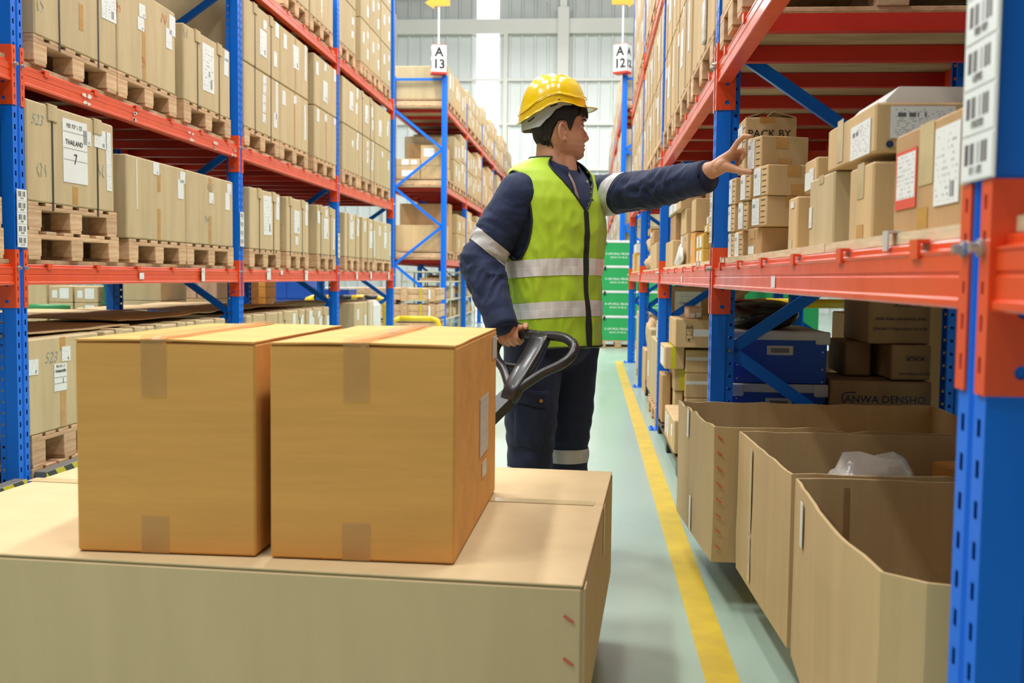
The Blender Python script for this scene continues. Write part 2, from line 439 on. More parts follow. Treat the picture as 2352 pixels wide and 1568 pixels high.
b.bar((-3.2, YW-0.5, 11.2), (-1.4, YW-0.5, 9.8), 0.04, 0.04)
struct('trim_9', b.mesh('tie_rod', 'wall_grey'))

# ================================================================== RACK PIECES
PITCH = 0.05
def post_mesh(h):
    """perforated channel upright: front at x=0 facing -x, depth to +x"""
    mb = MB(); n = int(h/PITCH); t = 0.003
    def strip(P0, P1, cols, shrink=0.0):
        """P0,P1 (x,y) ends of a flat strip; cols: list of (a,b,slot?) along it"""
        P0, P1 = Vector(P0), Vector(P1)
        pt = lambda a, z: (P0.x+(P1.x-P0.x)*a, P0.y+(P1.y-P0.y)*a, z)
        for a, c, slot in cols:
            if not slot: mb.add([pt(a, 0), pt(c, 0), pt(c, h), pt(a, h)], [(0, 1, 2, 3)]); continue
            s0, s1 = slot; prev = 0.0
            for i in range(n):
                zc = i*PITCH+0.025
                mb.add([pt(a, prev), pt(c, prev), pt(c, zc+s0), pt(a, zc+s0)], [(0, 1, 2, 3)]); prev = zc+s1
            mb.add([pt(a, prev), pt(c, prev), pt(c, h), pt(a, h)], [(0, 1, 2, 3)])
    W = 0.045
    SL = (-0.011, 0.011)
    strip((0, -W), (0, -0.009), [(0, .36, None), (.36, .66, SL), (.66, 1, None)])
    strip((0, 0.009), (0, W), [(0, .34, None), (.34, .64, SL), (.64, 1, None)])
    for s in (-1, 1):
        strip((0, s*0.009), (0.006, s*0.005), [(0, 1, None)])
        strip((0, s*W), (0.054, s*W), [(0, 1, None)])
        strip((0.054, s*W), (0.058, s*0.037), [(0, 1, None)])
        strip((0.058, s*0.037), (0.088, s*0.037), [(0, .32, None), (.32, .68, (-0.0055, 0.0055)), (.68, 1, None)])
        strip((0.088, s*0.037), (0.088, s*0.02), [(0, 1, None)])
    strip((0.006, -0.005), (0.006, 0.005), [(0, 1, None)])
    return mb.mesh('post', 'blue', fixn=False)
_pm = {}
def beam_mesh(L, h):
    k = ('beam', round(L, 3), h)
    if k not in _pm:
        mb = MB(); a = h/0.09
        pr = [(0.002, 0), (0, 0.003*a), (0, 0.011*a), (0.004, 0.014*a), (0.004, 0.040*a), (0.0065, 0.042*a), (0.0065, 0.046*a), (0.004, 0.048*a),
              (0.004, 0.070*a), (0.002, 0.072*a), (0.002, 0.075*a), (0.014, 0.0765*a), (0.016, 0.0785*a), (0.016, h-0.003), (0.018, h), (0.05, h), (0.05, 0)]
        mb.extrude_y(pr, -L/2, L/2); _pm[k] = mb.mesh('beam', 'orange')
    return _pm[k]
def plate_mesh(s):
    """beam end connector: s=+1 when the post lies on the +y side of the beam end (y=0 is the post's near face)"""
    k = ('plate', s)
    if k not in _pm:
        mb = MB()
        za, zb = -0.10, 0.155
        # front leaf wraps on the post face; with slots
        x = -0.004
        cols = [(0.0, 0.010), (0.010, 0.018), (0.018, 0.028)]
        slots = [(-0.075, -0.055), (-0.025, -0.005), (0.02, 0.035), (0.075, 0.095), (0.12, 0.138)]
        for i, (c0, c1) in enumerate(cols):
            if i != 1: mb.box(x, x+0.0035, min(s*c0, s*c1), max(s*c0, s*c1), za, zb)
            else:
                p = za
                for q0, q1 in slots+[(zb, zb)]:
                    if q0 > p: mb.box(x, x+0.0035, min(s*c0, s*c1), max(s*c0, s*c1), p, q0)
                    p = q1
        # side leaf between the beam end and the post flank with two round holes
        y0, y1 = (-0.004, 0.0) if s > 0 else (0.0, 0.004)
        mb.box(x, 0.022, y0, y1, za, zb); mb.box(0.054, 0.07, y0, y1, za, zb)
        p = za
        for zc in (-0.072, 0.0):
            mb.box(0.022, 0.054, y0, y1, p, zc-0.016); p = zc+0.016
            sq = [(.016, 0), (.016, .016), (0, .016), (-.016, .016), (-.016, 0), (-.016, -.016), (0, -.016), (.016, -.016)]
            oc = [(.009*math.cos(math.pi*q/4), .009*math.sin(math.pi*q/4)) for q in range(8)]
            vs = [(.038+u, yy, zc+v) for yy in (y0, y1) for ring in (sq, oc) for u, v in ring]
            fs = []
            for q in range(8):
                r = (q+1) % 8
                fs += [(q, r, 8+r, 8+q), (16+q, 24+q, 24+r, 16+r), (8+q, 8+r, 24+r, 24+q)]
            mb.add(vs, fs)
        mb.box(0.022, 0.054, y0, y1, p, zb)
        _pm[k] = mb.mesh('end_plate', 'orange')
    return _pm[k]
def bolt_mesh():
    if 'bolt' not in _pm:
        mb = MB(); mb.tube([(0, 0, 0), (-0.006, 0, 0), (-0.0065, 0, 0), (-0.016, 0, 0)], [0.011, 0.011, 0.0075, 0.0065], 8); _pm['bolt'] = mb.mesh('bolt', 'steel')
    return _pm['bolt']
def hook_mesh():
    if 'hook' not in _pm:
        mb = MB(); mb.extrude_y([(-0.002, -0.024), (0.003, -0.024), (0.003, -0.002), (0.016, -0.002), (0.016, 0.004), (-0.002, 0.004)], -0.019, 0.019); _pm['hook'] = mb.mesh('hook', 'orange')
    return _pm['hook']
def foot_mesh():
    if 'foot' not in _pm:
        mb = MB(); mb.box(-0.05, 0.10, -0.075, 0.075, 0, 0.006, 0.002)
        for y in (-0.06, 0.06): mb.tube([(-0.03, y, 0.006), (-0.03, y, 0.016)], 0.009, 6)
        _pm['foot'] = mb.mesh('foot_plate', 'blue')
    return _pm['foot']
RK = {}
def rack(key, label, fx, sd, posts, levels, h, depth=0.98, nodes=None, near=3, base=None, hooks=4, rear_levels=True, top_bar=None, skip_deck=(), flip=0, no_foot=()):
    """run of pallet racking. fx: front plane; sd=+1 depth runs to +x, -1 to -x; posts: y centres of the frames;
    levels: [(z bottom, beam height)]; nodes: (z of brace joints on the front post, step)"""
    t = thing('pallet_rack', (fx, posts[0], 0), label, 'rack')
    pm = post_mesh(h); rzf = 0 if sd > 0 else math.pi; rzr = math.pi-rzf
    bx = fx+sd*depth
    for i, y in enumerate(posts):
        pf = place(pm, 'post', t, (fx, y, 0), rzf)
        if i not in no_foot: place(foot_mesh(), 'foot_plate', pf, (fx, y, 0), rzf)
        place(pm, 'post', t, (bx, y, 0), rzr)
        z0, st = nodes; z = z0; k = flip
        xa, xb = fx+sd*0.075, bx-sd*0.075
        while z+st < h:
            mb = MB(); za, zb = (z, z+st)
            pa, pb = ((xa, 0, 0), (xb, 0, st)) if k % 2 == 0 else ((xb, 0, 0), (xa, 0, st))
            mb.bar(pa, pb, 0.028, 0.045); me = _pm.setdefault(('br', key, k % 2), None) or mb.mesh('brace', 'blue'); _pm[('br', key, k % 2)] = me
            br = place(me, 'brace', t, (0, y, z), 0)
            if i < near:
                zz = z if k % 2 == 0 else z+st
                place(bolt_mesh(), 'bolt', br, (fx+sd*0.07, y-0.03, zz), math.pi/2)
            z += st; k += 1
        if top_bar:
            mb = MB(); mb.bar((xa, 0, 0), (xb, 0, 0), 0.03, 0.04); place(mb.mesh('brace', 'blue'), 'brace', t, (0, y, top_bar))
    for li, (z, bh) in enumerate(levels):
        for i in range(len(posts)-1):
            y0, y1 = posts[i]+0.045, posts[i+1]-0.045; L = y1-y0; ym = (y0+y1)/2
            bm_ = place(beam_mesh(L-0.008, bh), 'beam', t, (fx, ym, z), rzf)
            place(beam_mesh(L-0.008, bh), 'beam', t, (bx, ym, z), rzr)
            for yy, s in ((y0, -1), (y1, 1)):
                sl = s if sd > 0 else -s
                place(plate_mesh(sl), 'end_plate', bm_, (fx, yy, z), rzf)
                if i < near: place(bolt_mesh(), 'safety_bolt', bm_, (fx-sd*0.004, yy+s*0.017, z+0.075), rzf)
            nb = 6 if i < near else 4
            for j in range(nb):
                yy = y0+0.2+(L-0.4)*j/(nb-1)
                place(cbox(depth-0.10, 0.04, 0.055, 'red', 0, 'crossbar'), 'crossbar', t, (fx+sd*depth/2, yy, z+bh-0.055))
                if i < near and (j % 2 == 0 or near > 3): place(hook_mesh(), 'hook', bm_, (fx+sd*0.0, yy, z+bh), rzf)
            if (li, i) in skip_deck: continue
            zt = z+bh+0.002; np_ = 3 if i < near else 1
            for j in range(np_):
                if (li, i, j) in skip_deck: continue
                a, c = y0+L*j/np_+0.004, y0+L*(j+1)/np_-0.004
                place(cbox(depth-0.05, c-a, 0.019, 'ply' if key == 'R' and li == 0 else 'deck', 0, 'deck_board'), 'deck_board', t, (fx+sd*(depth/2-0.0), (a+c)/2, zt))
    RK[key] = t
    return t

# ================================================================== PALLETS AND CARTONS
def pallet(fx, sd, y0, y1, z0, label, group=None, depth=0.95, detail=2, h=0.13, mw='wood'):
    x0, x1 = (fx, fx+depth) if sd > 0 else (fx-depth, fx)
    t = thing('wooden_pallet', ((x0+x1)/2, (y0+y1)/2, z0), label, 'pallet', group)
    L = y1-y0; bt = 0.016; zb, zt = z0+0.016, z0+h
    sb = 0.018
    bl = 0.115
    xs = (x0+0.05, (x0+x1)/2, x1-0.05); ys = (y0+bl/2, (y0+y1)/2, y1-bl/2)
    c = 0.002
    if detail >= 2:
        for j in range(6):
            yy = y0+0.045+(L-0.09)*j/5
            wbox('deck_plank', t, x0, x1, yy-0.045, yy+0.045, zt-bt, zt, mw, c)
        for x in xs: wbox('stringer_plank', t, x-0.05, x+0.05, y0, y1, zt-bt-sb, zt-bt, mw, c)
        for x in xs:
            for y in ys: wbox('block', t, x-0.05, x+0.05, y-bl/2, y+bl/2, zb, zt-bt-sb, mw, c)
        for y in ys: wbox('bottom_plank', t, x0, x1, y-0.05, y+0.05, z0, zb, mw, c)
    else:
        wbox('deck_plank', t, x0, x1, y0, y1, zt-bt, zt, mw)
        wbox('stringer_plank', t, x0, x0+0.1 if sd > 0 else x1, y0, y1, zt-bt-sb, zt-bt, mw) if sd > 0 else wbox('stringer_plank', t, x1-0.1, x1, y0, y1, zt-bt-sb, zt-bt, mw)
        for y in ys: wbox('block', t, x0+0.005, x1-0.005, y-bl/2, y+bl/2, zb, zt-bt-sb, mw)
        for y in ys: wbox('bottom_plank', t, x0, x1, y-0.05, y+0.05, z0, zb, mw)
    return t

LABSIZE = {'big': (0.24, 0.40, 'lab_bar'), 'sq': (0.075, 0.085, 'lab_bar'), 'mid': (0.13, 0.20, 'lab_bar'), 'note': (0.075, 0.12, 'lab_blank'), 'col': (0.05, 0.34, 'lab_strip')}
def put_label(o, bb, face, u, v, wd, ht, m='lab', name='shipping_label', rot=0.0, lift=0.0008):
    return on_face(o, bb, face, name, sheet_mesh(wd, ht, m), u, v, rot, lift)
def put_tape(o, bb, face, u, v, wd, ht, m='tape', lift=0.0006, rot=0.0):
    return on_face(o, bb, face, 'packing_tape', sheet_mesh(wd, ht, m, 0.0006), u, v, rot, lift)
def put_text(o, bb, face, u, v, s, size, m='ink', lift=0.0012, rot=0.0, shear=0.0, name='lettering', align='CENTER', offset=0.0):
    return on_face(o, bb, face, name, text_mesh(s, size, m, align, shear, 0.0004, offset), u, v, rot, lift)
def strap_ring(o, bb, yl, down=0.0, wd=0.014, m='strap', protect=None):
    """band round a carton in the x-z plane at local y=yl, reaching 'down' below its base (round the pallet)"""
    x0, x1, y0, y1, z0, z1 = bb; t = 0.0018
    k = ('ring', round(x1-x0, 3), round(z1-z0, 3), down, wd, m)
    if k not in _pm:
        mb = MB(); a, b2 = -wd/2, wd/2; hx = (x1-x0)/2
        mb.box(-hx-t, -hx, a, b2, -down, z1-z0+t); mb.box(hx, hx+t, a, b2, -down, z1-z0+t)
        mb.box(-hx, hx, a, b2, z1-z0, z1-z0+t)
        _pm[k] = mb.mesh('strap', m)
    s = place(_pm[k], 'strap', o, mw=WORLD[o.name] @ Matrix.Translation(((x0+x1)/2, yl, z0)))
    if protect:
        sd = protect; kk = ('prot', sd)
        if kk not in _pm:
            mb = MB(); mb.box(-0.10, 0.004, -0.042, 0.042, 0.0, 0.007, 0.002); mb.box(0.0, 0.007, -0.042, 0.042, -0.07, 0.004, 0.002)
            me = mb.mesh('edge_protector', 'tan')
            if sd < 0: me.transform(Matrix.Rotation(math.pi, 4, 'Z'))
            _pm[kk] = me
        place(_pm[kk], 'edge_protector', o, mw=WORLD[o.name] @ Matrix.Translation((x1 if sd > 0 else x0, yl, z1)))
    return s
def carton(x0, x1, y0, y1, z0, z1, label, m='tan', group=None, c=0.006, rz=0.0, name='carton', cat='box', tape_top=False):
    w_, d_, h_ = x1-x0, y1-y0, z1-z0
    o = place(cbox(w_, d_, h_, m, c, 'carton'), name, None, ((x0+x1)/2, (y0+y1)/2, z0), rz)
    tag(o, label, cat, group)
    bb = (-w_/2, w_/2, -d_/2, d_/2, 0, h_)
    return o, bb

# ================================================================== NEAR RACKS
LP = [1.485, 4.325, 7.165, 9.985, 12.825]
RP = [-1.5, 1.288, 4.048, 7.155, 9.955, 12.825]
rack('L', 'blue and orange pallet racking lining the left side of the aisle', -2.5, -1, LP,
     [(0.990, 0.092), (1.868, 0.092), (3.10, 0.092)], 5.4, nodes=(0.19, 0.575), near=4, flip=1)
rack('R', 'blue and orange pallet racking on the right, its nearest post close up', 0.468, 1, RP,
     [(1.016, 0.091), (1.795, 0.092), (3.03, 0.092)], 5.4, nodes=(0.20, 0.575), near=5, flip=1, no_foot=(2,),
     skip_deck={(1, 1, 2)})
# the deck of the bay by the near post stops short, leaving a gap under a pallet
place(cbox(0.93, 0.50, 0.019, 'deck', 0, 'deck_board'), 'deck_board', RK['R'], (0.958, 3.72, 1.889))

# barcode sheets hung on the posts
def post_sheet(fx, sd, y, z0, z1, n, label, wd=0.088, group=None, tilt=0.0):
    h = z1-z0
    rz = math.pi/2 if sd < 0 else -math.pi/2
    t = tag(place(sheet_mesh(wd, h, 'paper', 0.002), 'barcode_sheet', None, (fx-sd*0.0055, y, (z0+z1)/2), rz), label, 'label sheet', group)
    for k in range(n):
        zc = z0+h*(k+0.5)/n
        m = WORLD[t.name] @ Matrix.Translation((0, -0.0025, zc-(z0+z1)/2))
        place(sheet_mesh(wd*0.94, h/n*0.93, 'lab_code', 0.0006), 'barcode_label', t, mw=m)
        tag(place(pseudo_print(k, wd*.36, wd*0.085, 'ink_grey'), 'lettering', t, mw=m @ Matrix.Translation((0, -0.0012, -h/n*0.26))), kind='stuff')
    return t
post_sheet(-2.5, -1, 4.33, 1.155, 1.408, 5, 'strip of five barcodes on nearest left blue post', 0.078)
post_sheet(-2.5, -1, 7.17, 1.245, 1.49, 4, 'strip of barcodes on first blue post along left rack', 0.078)
post_sheet(-2.5, -1, 9.99, 1.22, 1.46, 4, 'strip of barcodes on second blue post along left rack', 0.078)
post_sheet(0.468, 1, 1.281, 1.172, 1.617, 8, 'curling strip of barcodes on the nearest right post', 0.106)
post_sheet(0.468, 1, 4.05, 1.19, 1.47, 5, 'strip of barcodes on blue post beside the reaching hand', 0.074)

LEFT = [
    (4.391, 5.231, 1.364, 1.815, 'carton with big sheet numbered 7, strapped on two stacked pallets at left', 'tan', [0.264, 0.787], True, [(0.519, 0.586, 'big'), (0.66, 0.769, 'sq'), (0.828, 0.801, 'mid2'), (0.932, 0.57, 'col')], [(0.505, 0.675, 'THAILAND', 0.034, 'ink', 0), (0.517, 0.502, '7', 0.07, 'ink', 0), (0.108, 0.816, '523', 0.07, 'ink_blue', 0.3), (0.161, 0.322, 'B/6', 0.07, 'ink_blue', 0.3), (0.85, 0.44, '76', 0.07, 'ink_blue', 0.3)], [(0.513, 0.12, 0.05, 0.084, 'tape')]),
    (5.369, 6.178, 1.236, 1.688, 'plain carton with streak of torn white tape, right of the carton numbered 7', 'tan', [], False, [(0.472, 0.912, 'sq'), (0.954, 0.88, 'sq'), (0.911, 0.715, 'note')], [], [(0.158, 0.665, 0.015, 0.274, 'tape_white'), (0.522, 0.739, 0.04, 0.1, 'tape'), (0.516, 0.211, 0.04, 0.176, 'tape')]),
    (6.179, 7.021, 1.236, 1.688, 'plain carton touching first blue post, middle shelf of left rack', 'tan', [], False, [(0.512, 0.684, 'sq'), (0.911, 0.88, 'sq'), (0.869, 0.683, 'note')], [(0.495, 0.839, '57 1 2 6', 0.06, 'ink_blue', 0.3), (0.426, 0.36, '6 6', 0.06, 'ink_blue', 0.2)], [(0.487, 0.869, 0.05, 0.085, 'tape'), (0.482, 0.192, 0.05, 0.185, 'tape')]),
    (7.369, 8.109, 1.236, 1.688, 'strapped carton with long white sheet, just past first blue post, middle shelf', 'tan', [0.295, 0.77], True, [(0.563, 0.589, 'tall'), (0.924, 0.877, 'sq'), (0.908, 0.676, 'note')], [], []),
    (8.287, 8.939, 1.236, 1.688, 'strapped carton second past first blue post, middle shelf of left rack', 'tan', [0.15, 0.705], True, [(0.442, 0.572, 'mid'), (0.915, 0.878, 'sq'), (0.894, 0.666, 'note'), (0.44, 0.221, 'sq')], [], []),
    (9.229, 9.903, 1.236, 1.688, 'strapped carton just before second blue post, middle shelf of left rack', 'tan', [0.18, 0.7], True, [(0.023, 0.757, 'note'), (0.483, 0.87, 'sq'), (0.459, 0.551, 'mid'), (0.899, 0.461, 'col')], [], []),
    (10.277, 10.946, 1.236, 1.688, 'strapped carton just past second blue post, middle shelf', 'tan', [0.196, 0.723], False, [(0.454, 0.631, 'mid'), (0.424, 0.889, 'sq'), (0.904, 0.847, 'sq'), (0.875, 0.639, 'note')], [], []),
    (11.086, 11.73, 1.236, 1.688, 'strapped carton second past second blue post, middle shelf', 'tan', [0.388, 0.852], False, [(0.179, 0.779, 'note'), (0.67, 0.487, 'mid'), (0.667, 0.814, 'sq'), (1.15, 0.4, 'col')], [], []),
    (11.742, 12.689, 1.236, 1.688, 'carton at far end of the middle shelf, left rack', 'tan', [], False, [(0.27, 0.753, 'note'), (0.625, 0.531, 'mid'), (0.622, 0.845, 'sq'), (0.941, 0.459, 'col')], [], []),
    (4.477, 5.279, 2.112, 2.62, 'large strapped carton on upper pallet at top left corner', 'tan', [0.27, 0.75], False, [(0.897, 0.647, 'mid')], [(0.068, 0.291, '98', 0.08, 'ink_blue', 0.3), (0.842, 0.524, '62', 0.07, 'ink_blue', 0.3)], [(0.532, 0.35, 0.04, 0.126, 'tape')]),
    (5.287, 6.046, 2.112, 2.6, 'large plain carton with two small labels, top row at left', 'tan', [], False, [(0.398, 0.788, 'sq'), (0.374, 0.633, 'sq'), (0.946, 0.823, 'note'), (0.877, 0.642, 'note')], [(0.029, 0.665, '24', 0.06, 'ink_red', 0.2), (0.798, 0.844, 'TOP', 0.06, 'ink_red', 0.2), (0.426, 0.213, '92', 0.07, 'ink_red', 0.2)], [(0.424, 0.284, 0.04, 0.288, 'tape')]),
    (6.164, 6.975, 2.112, 2.575, 'strapped carton with sheet numbered 2 on upper shelf beside first blue post', 'tan', [0.275, 0.747], True, [(0.503, 0.573, 'tall'), (0.92, 0.897, 'sq'), (0.908, 0.735, 'note')], [(0.521, 0.495, '2', 0.05, 'ink', 0), (0.047, 0.885, '28', 0.07, 'ink_blue', 0.3)], []),
    (7.259, 8.106, 2.112, 2.572, 'strapped carton with column of labels, lower of pair past first blue post', 'tan', [0.283, 0.737], False, [(0.549, 0.887, 'sq'), (0.548, 0.745, 'sq'), (0.535, 0.577, 'sq'), (0.534, 0.434, 'sq'), (0.532, 0.263, 'sq'), (0.907, 0.717, 'col'), (0.865, 0.32, 'note')], [], []),
    (7.266, 8.11, 2.577, 3.035, 'strapped carton with wide label, upper of pair past first blue post', 'tan', [0.283, 0.737], True, [(0.509, 0.468, 'mid'), (0.56, 0.788, 'sq'), (0.921, 0.86, 'note'), (0.865, 0.343, 'note')], [], []),
    (8.106, 8.929, 2.112, 2.572, 'carton with column strip of labels, lower of second pair, upper shelf', 'tan', [], False, [(0.129, 0.786, 'note'), (0.516, 0.867, 'sq'), (0.883, 0.556, 'col')], [], [(0.501, 0.586, 0.03, 0.47, 'tape')]),
    (8.11, 8.93, 2.577, 3.035, 'carton with column strip of labels, upper of second pair, upper shelf', 'tan', [], False, [(0.172, 0.778, 'note'), (0.546, 0.638, 'mid'), (0.9, 0.707, 'col')], [], [(0.533, 0.647, 0.03, 0.504, 'tape')]),
    (9.128, 9.986, 2.112, 2.572, 'carton with stapled side, lower of pair before second blue post', 'tan', [], False, [(0.155, 0.84, 'note'), (0.496, 0.878, 'sq'), (0.919, 0.944, 'sq')], [], [(0.515, 0.547, 0.03, 0.487, 'tape')]),
    (9.129, 9.985, 2.577, 3.035, 'carton with stapled side, upper of pair before second blue post', 'tan', [], False, [(0.12, 0.737, 'note'), (0.478, 0.871, 'sq'), (0.478, 0.389, 'mid'), (0.919, 0.873, 'note')], [], []),
    (10.182, 10.896, 2.112, 2.572, 'carton lower of pair just past second blue post, upper shelf', 'tan', [], False, [(0.604, 0.665, 'sq'), (0.912, 0.706, 'note'), (0.939, 0.902, 'sq')], [], []),
    (10.179, 10.891, 2.577, 3.035, 'carton upper of pair just past second blue post, upper shelf', 'tan', [], False, [(0.523, 0.589, 'mid'), (0.912, 0.861, 'note'), (0.857, 0.499, 'note')], [], []),
    (10.907, 11.67, 2.112, 2.572, 'strapped carton lower of second pair past second blue post', 'tan', [0.206, 0.755], False, [(0.545, 0.843, 'sq'), (0.547, 0.635, 'sq'), (0.548, 0.468, 'sq'), (0.934, 0.84, 'col'), (0.877, 0.402, 'note')], [], []),
    (10.902, 11.663, 2.577, 3.035, 'strapped carton upper of second pair past second blue post', 'tan', [0.206, 0.754], True, [(0.49, 0.546, 'mid'), (0.875, 0.689, 'note'), (0.908, 0.378, 'note')], [], []),
    (11.718, 12.644, 2.112, 2.572, 'carton with yellow tape, lower of last pair on upper shelf', 'tan', [], False, [(0.45, 0.813, 'sq'), (0.849, 0.621, 'note')], [], [(0.56, 0.473, 0.02, 0.44, 'tape_yellow')]),
    (11.711, 12.634, 2.577, 3.035, 'carton with yellow tape, upper of last pair on upper shelf', 'tan', [], False, [(0.316, 0.432, 'mid'), (0.819, 0.692, 'sq'), (0.792, 0.489, 'note')], [], [(0.558, 0.502, 0.02, 0.515, 'tape_yellow')]),
    (8.243, 8.96, 3.346, 3.81, 'carton on highest shelf before second blue post, nearest', 'tan', [], False, [], [], []),
    (9.002, 9.797, 3.346, 3.81, 'carton on highest shelf touching second blue post', 'tan', [], False, [], [], [(0.479, 0.255, 0.03, 0.196, 'tape')]),
    (10.034, 10.743, 3.346, 3.81, 'bottom carton of first stack past second blue post, highest shelf', 'tan', [], False, [(0.8, 0.4, 'sq'), (0.82, 0.7, 'sq')], [], []),
    (10.034, 10.743, 3.812, 4.27, 'middle carton of first stack past second blue post, highest shelf', 'tan', [], False, [(0.8, 0.4, 'sq'), (0.82, 0.7, 'sq')], [], []),
    (10.034, 10.743, 4.272, 4.73, 'top carton of first stack past second blue post, highest shelf', 'tan', [], False, [(0.8, 0.4, 'sq'), (0.82, 0.7, 'sq')], [], []),
    (10.985, 11.418, 3.346, 3.81, 'bottom carton of second stack past second blue post, highest shelf', 'tan', [], False, [(0.3, 0.6, 'note'), (0.8, 0.75, 'sq'), (0.78, 0.3, 'note')], [], []),
    (10.985, 11.418, 3.812, 4.27, 'middle carton of second stack past second blue post, highest shelf', 'tan', [], False, [(0.3, 0.6, 'note'), (0.8, 0.75, 'sq'), (0.78, 0.3, 'note')], [], []),
    (10.985, 11.418, 4.272, 4.73, 'top carton of second stack past second blue post, highest shelf', 'tan', [], False, [(0.3, 0.6, 'note'), (0.8, 0.75, 'sq'), (0.78, 0.3, 'note')], [], []),
    (11.439, 12.008, 3.346, 3.81, 'bottom carton of third stack past second blue post, highest shelf', 'tan', [], False, [(0.3, 0.6, 'note'), (0.8, 0.75, 'sq'), (0.78, 0.3, 'note')], [], []),
    (11.439, 12.008, 3.812, 4.27, 'middle carton of third stack past second blue post, highest shelf', 'tan', [], False, [(0.3, 0.6, 'note'), (0.8, 0.75, 'sq'), (0.78, 0.3, 'note')], [], []),
    (11.439, 12.008, 4.272, 4.73, 'top carton of third stack past second blue post, highest shelf', 'tan', [], False, [(0.3, 0.6, 'note'), (0.8, 0.75, 'sq'), (0.78, 0.3, 'note')], [], []),
    (12.056, 12.633, 3.346, 3.81, 'bottom carton of last stack past second blue post, highest shelf', 'tan', [], False, [(0.3, 0.6, 'note'), (0.8, 0.75, 'sq'), (0.78, 0.3, 'note')], [], []),
    (12.056, 12.633, 3.812, 4.27, 'middle carton of last stack past second blue post, highest shelf', 'tan', [], False, [(0.3, 0.6, 'note'), (0.8, 0.75, 'sq'), (0.78, 0.3, 'note')], [], []),
    (12.056, 12.633, 4.272, 4.73, 'top carton of last stack past second blue post, highest shelf', 'tan', [], False, [(0.3, 0.6, 'note'), (0.8, 0.75, 'sq'), (0.78, 0.3, 'note')], [], []),
    (4.37, 5.038, 0.307, 0.745, 'carton marked 523 with sheet numbered 1, floor level beside first left post', 'tan', [], False, [(0.026, 0.71, 'sq'), (0.503, 0.804, 'sq'), (0.419, 0.558, 'mid3')], [(0.294, 0.781, '523', 0.075, 'ink_blue', 0.3), (0.42, 0.624, 'THAILAND', 0.019, 'ink', 0), (0.454, 0.514, '1', 0.035, 'ink', 0)], [(0.458, 0.937, 0.05, 0.062, 'tape'), (0.455, 0.057, 0.05, 0.167, 'tape')]),
    (5.099, 5.606, 0.307, 0.745, 'strapped carton with folded edge guards, floor level first bay of left rack', 'tan', [0.309, 0.755], True, [], [], []),
    (5.618, 6.172, 0.307, 0.745, 'strapped carton middle of floor row, first bay of left rack', 'tan', [0.244, 0.815], True, [], [], []),
    (6.187, 6.86, 0.307, 0.745, 'strapped carton far end of floor row, first bay of left rack', 'tan', [0.242, 0.754], True, [], [], []),
    (7.289, 8.043, 0.307, 0.745, 'strapped carton floor row just past first blue post', 'tan', [0.219, 0.63], True, [], [], []),
    (8.066, 8.824, 0.307, 0.745, 'strapped carton floor row middle past first blue post', 'tan', [0.202, 0.785], True, [(0.563, 0.815, 'note'), (0.875, 0.767, 'note')], [], []),
    (8.866, 9.652, 0.307, 0.745, 'strapped carton floor row before second blue post', 'tan', [0.309, 0.754], True, [(0.217, 0.746, 'mid'), (0.537, 0.86, 'sq'), (0.596, 0.689, 'note'), (0.958, 0.68, 'note')], [], []),
    (10.707, 11.126, 0.307, 0.755, 'carton floor row past second blue post', 'tan', [], False, [(0.388, 0.715, 'note')], [], []),
    (11.148, 11.648, 0.307, 0.755, 'strapped carton with labels floor row past second blue post', 'tan', [0.399], False, [(0.174, 0.545, 'note'), (0.762, 0.629, 'col')], [], []),
]

SZ = {'big': (0.235, 0.30, 'paper'), 'tall': (0.20, 0.30, 'lab_bar'), 'mid': (0.16, 0.19, 'lab_bar'), 'mid2': (0.13, 0.09, 'lab_bar'), 'mid3': (0.115, 0.13, 'paper'),
      'sq': (0.08, 0.07, 'lab_bar'), 'note': (0.085, 0.115, 'lab_blank'), 'col': (0.055, 0.30, 'lab_strip')}
def fill(o, bb, face, st, prot, L, T, TP, sd, strap_down=0.02):
    wd = bb[3]-bb[2]; ht = bb[5]-bb[4]
    for u, v, s in L:
        a, c, m = SZ[s]; c = min(c, ht*0.7)
        lb = put_label(o, bb, face, min(max(u, a/2/wd), 1-a/2/wd), min(max(v, c/2/ht+0.01), 1-c/2/ht-0.01), a, c, m, rot=rnd.uniform(-0.03, 0.03))
        if s in ('big', 'mid3'):
            fm = WORLD[lb.name]
            for q in (0.30, 0.04, -0.14) if s == 'big' else (0.22, 0.0, -0.22):
                place(sheet_mesh(a*0.96, 0.0018, 'ink_grey', 0.0004), 'printed_rule', lb, mw=fm @ Matrix.Translation((0, -0.0016, c*q)))
            tag(place(pseudo_print(3, a*.7, 0.02 if s == 'big' else 0.012, 'ink_grey'), 'lettering', lb, mw=fm @ Matrix.Translation((0, -0.0016, c*0.40))), kind='stuff')
    for u, v, wt, h, m in TP:
        h = min(h, ht*.96); put_tape(o, bb, face, u, min(max(v, h/2/ht+.01), .99-h/2/ht), wt, h, m)
    for u, v, s, size, m, sh in T:
        if m != 'ink' and s != '523': tag(on_face(o, bb, face, 'handwriting', scribble(int(1e4*u)+7, max(2, min(4, len(s))), size*.8, m), u, v, 0.0, 0.0008), kind='stuff')
        else: put_text(o, bb, face, u, v, s, size, m, lift=0.003 if m == 'ink' else 0.0008, shear=sh, name='lettering' if m == 'ink' else 'handwriting', offset=-0.0012 if m != 'ink' else 0)
    for u in st:
        strap_ring(o, bb, bb[2]+u*wd, strap_down, protect=sd if prot else None)
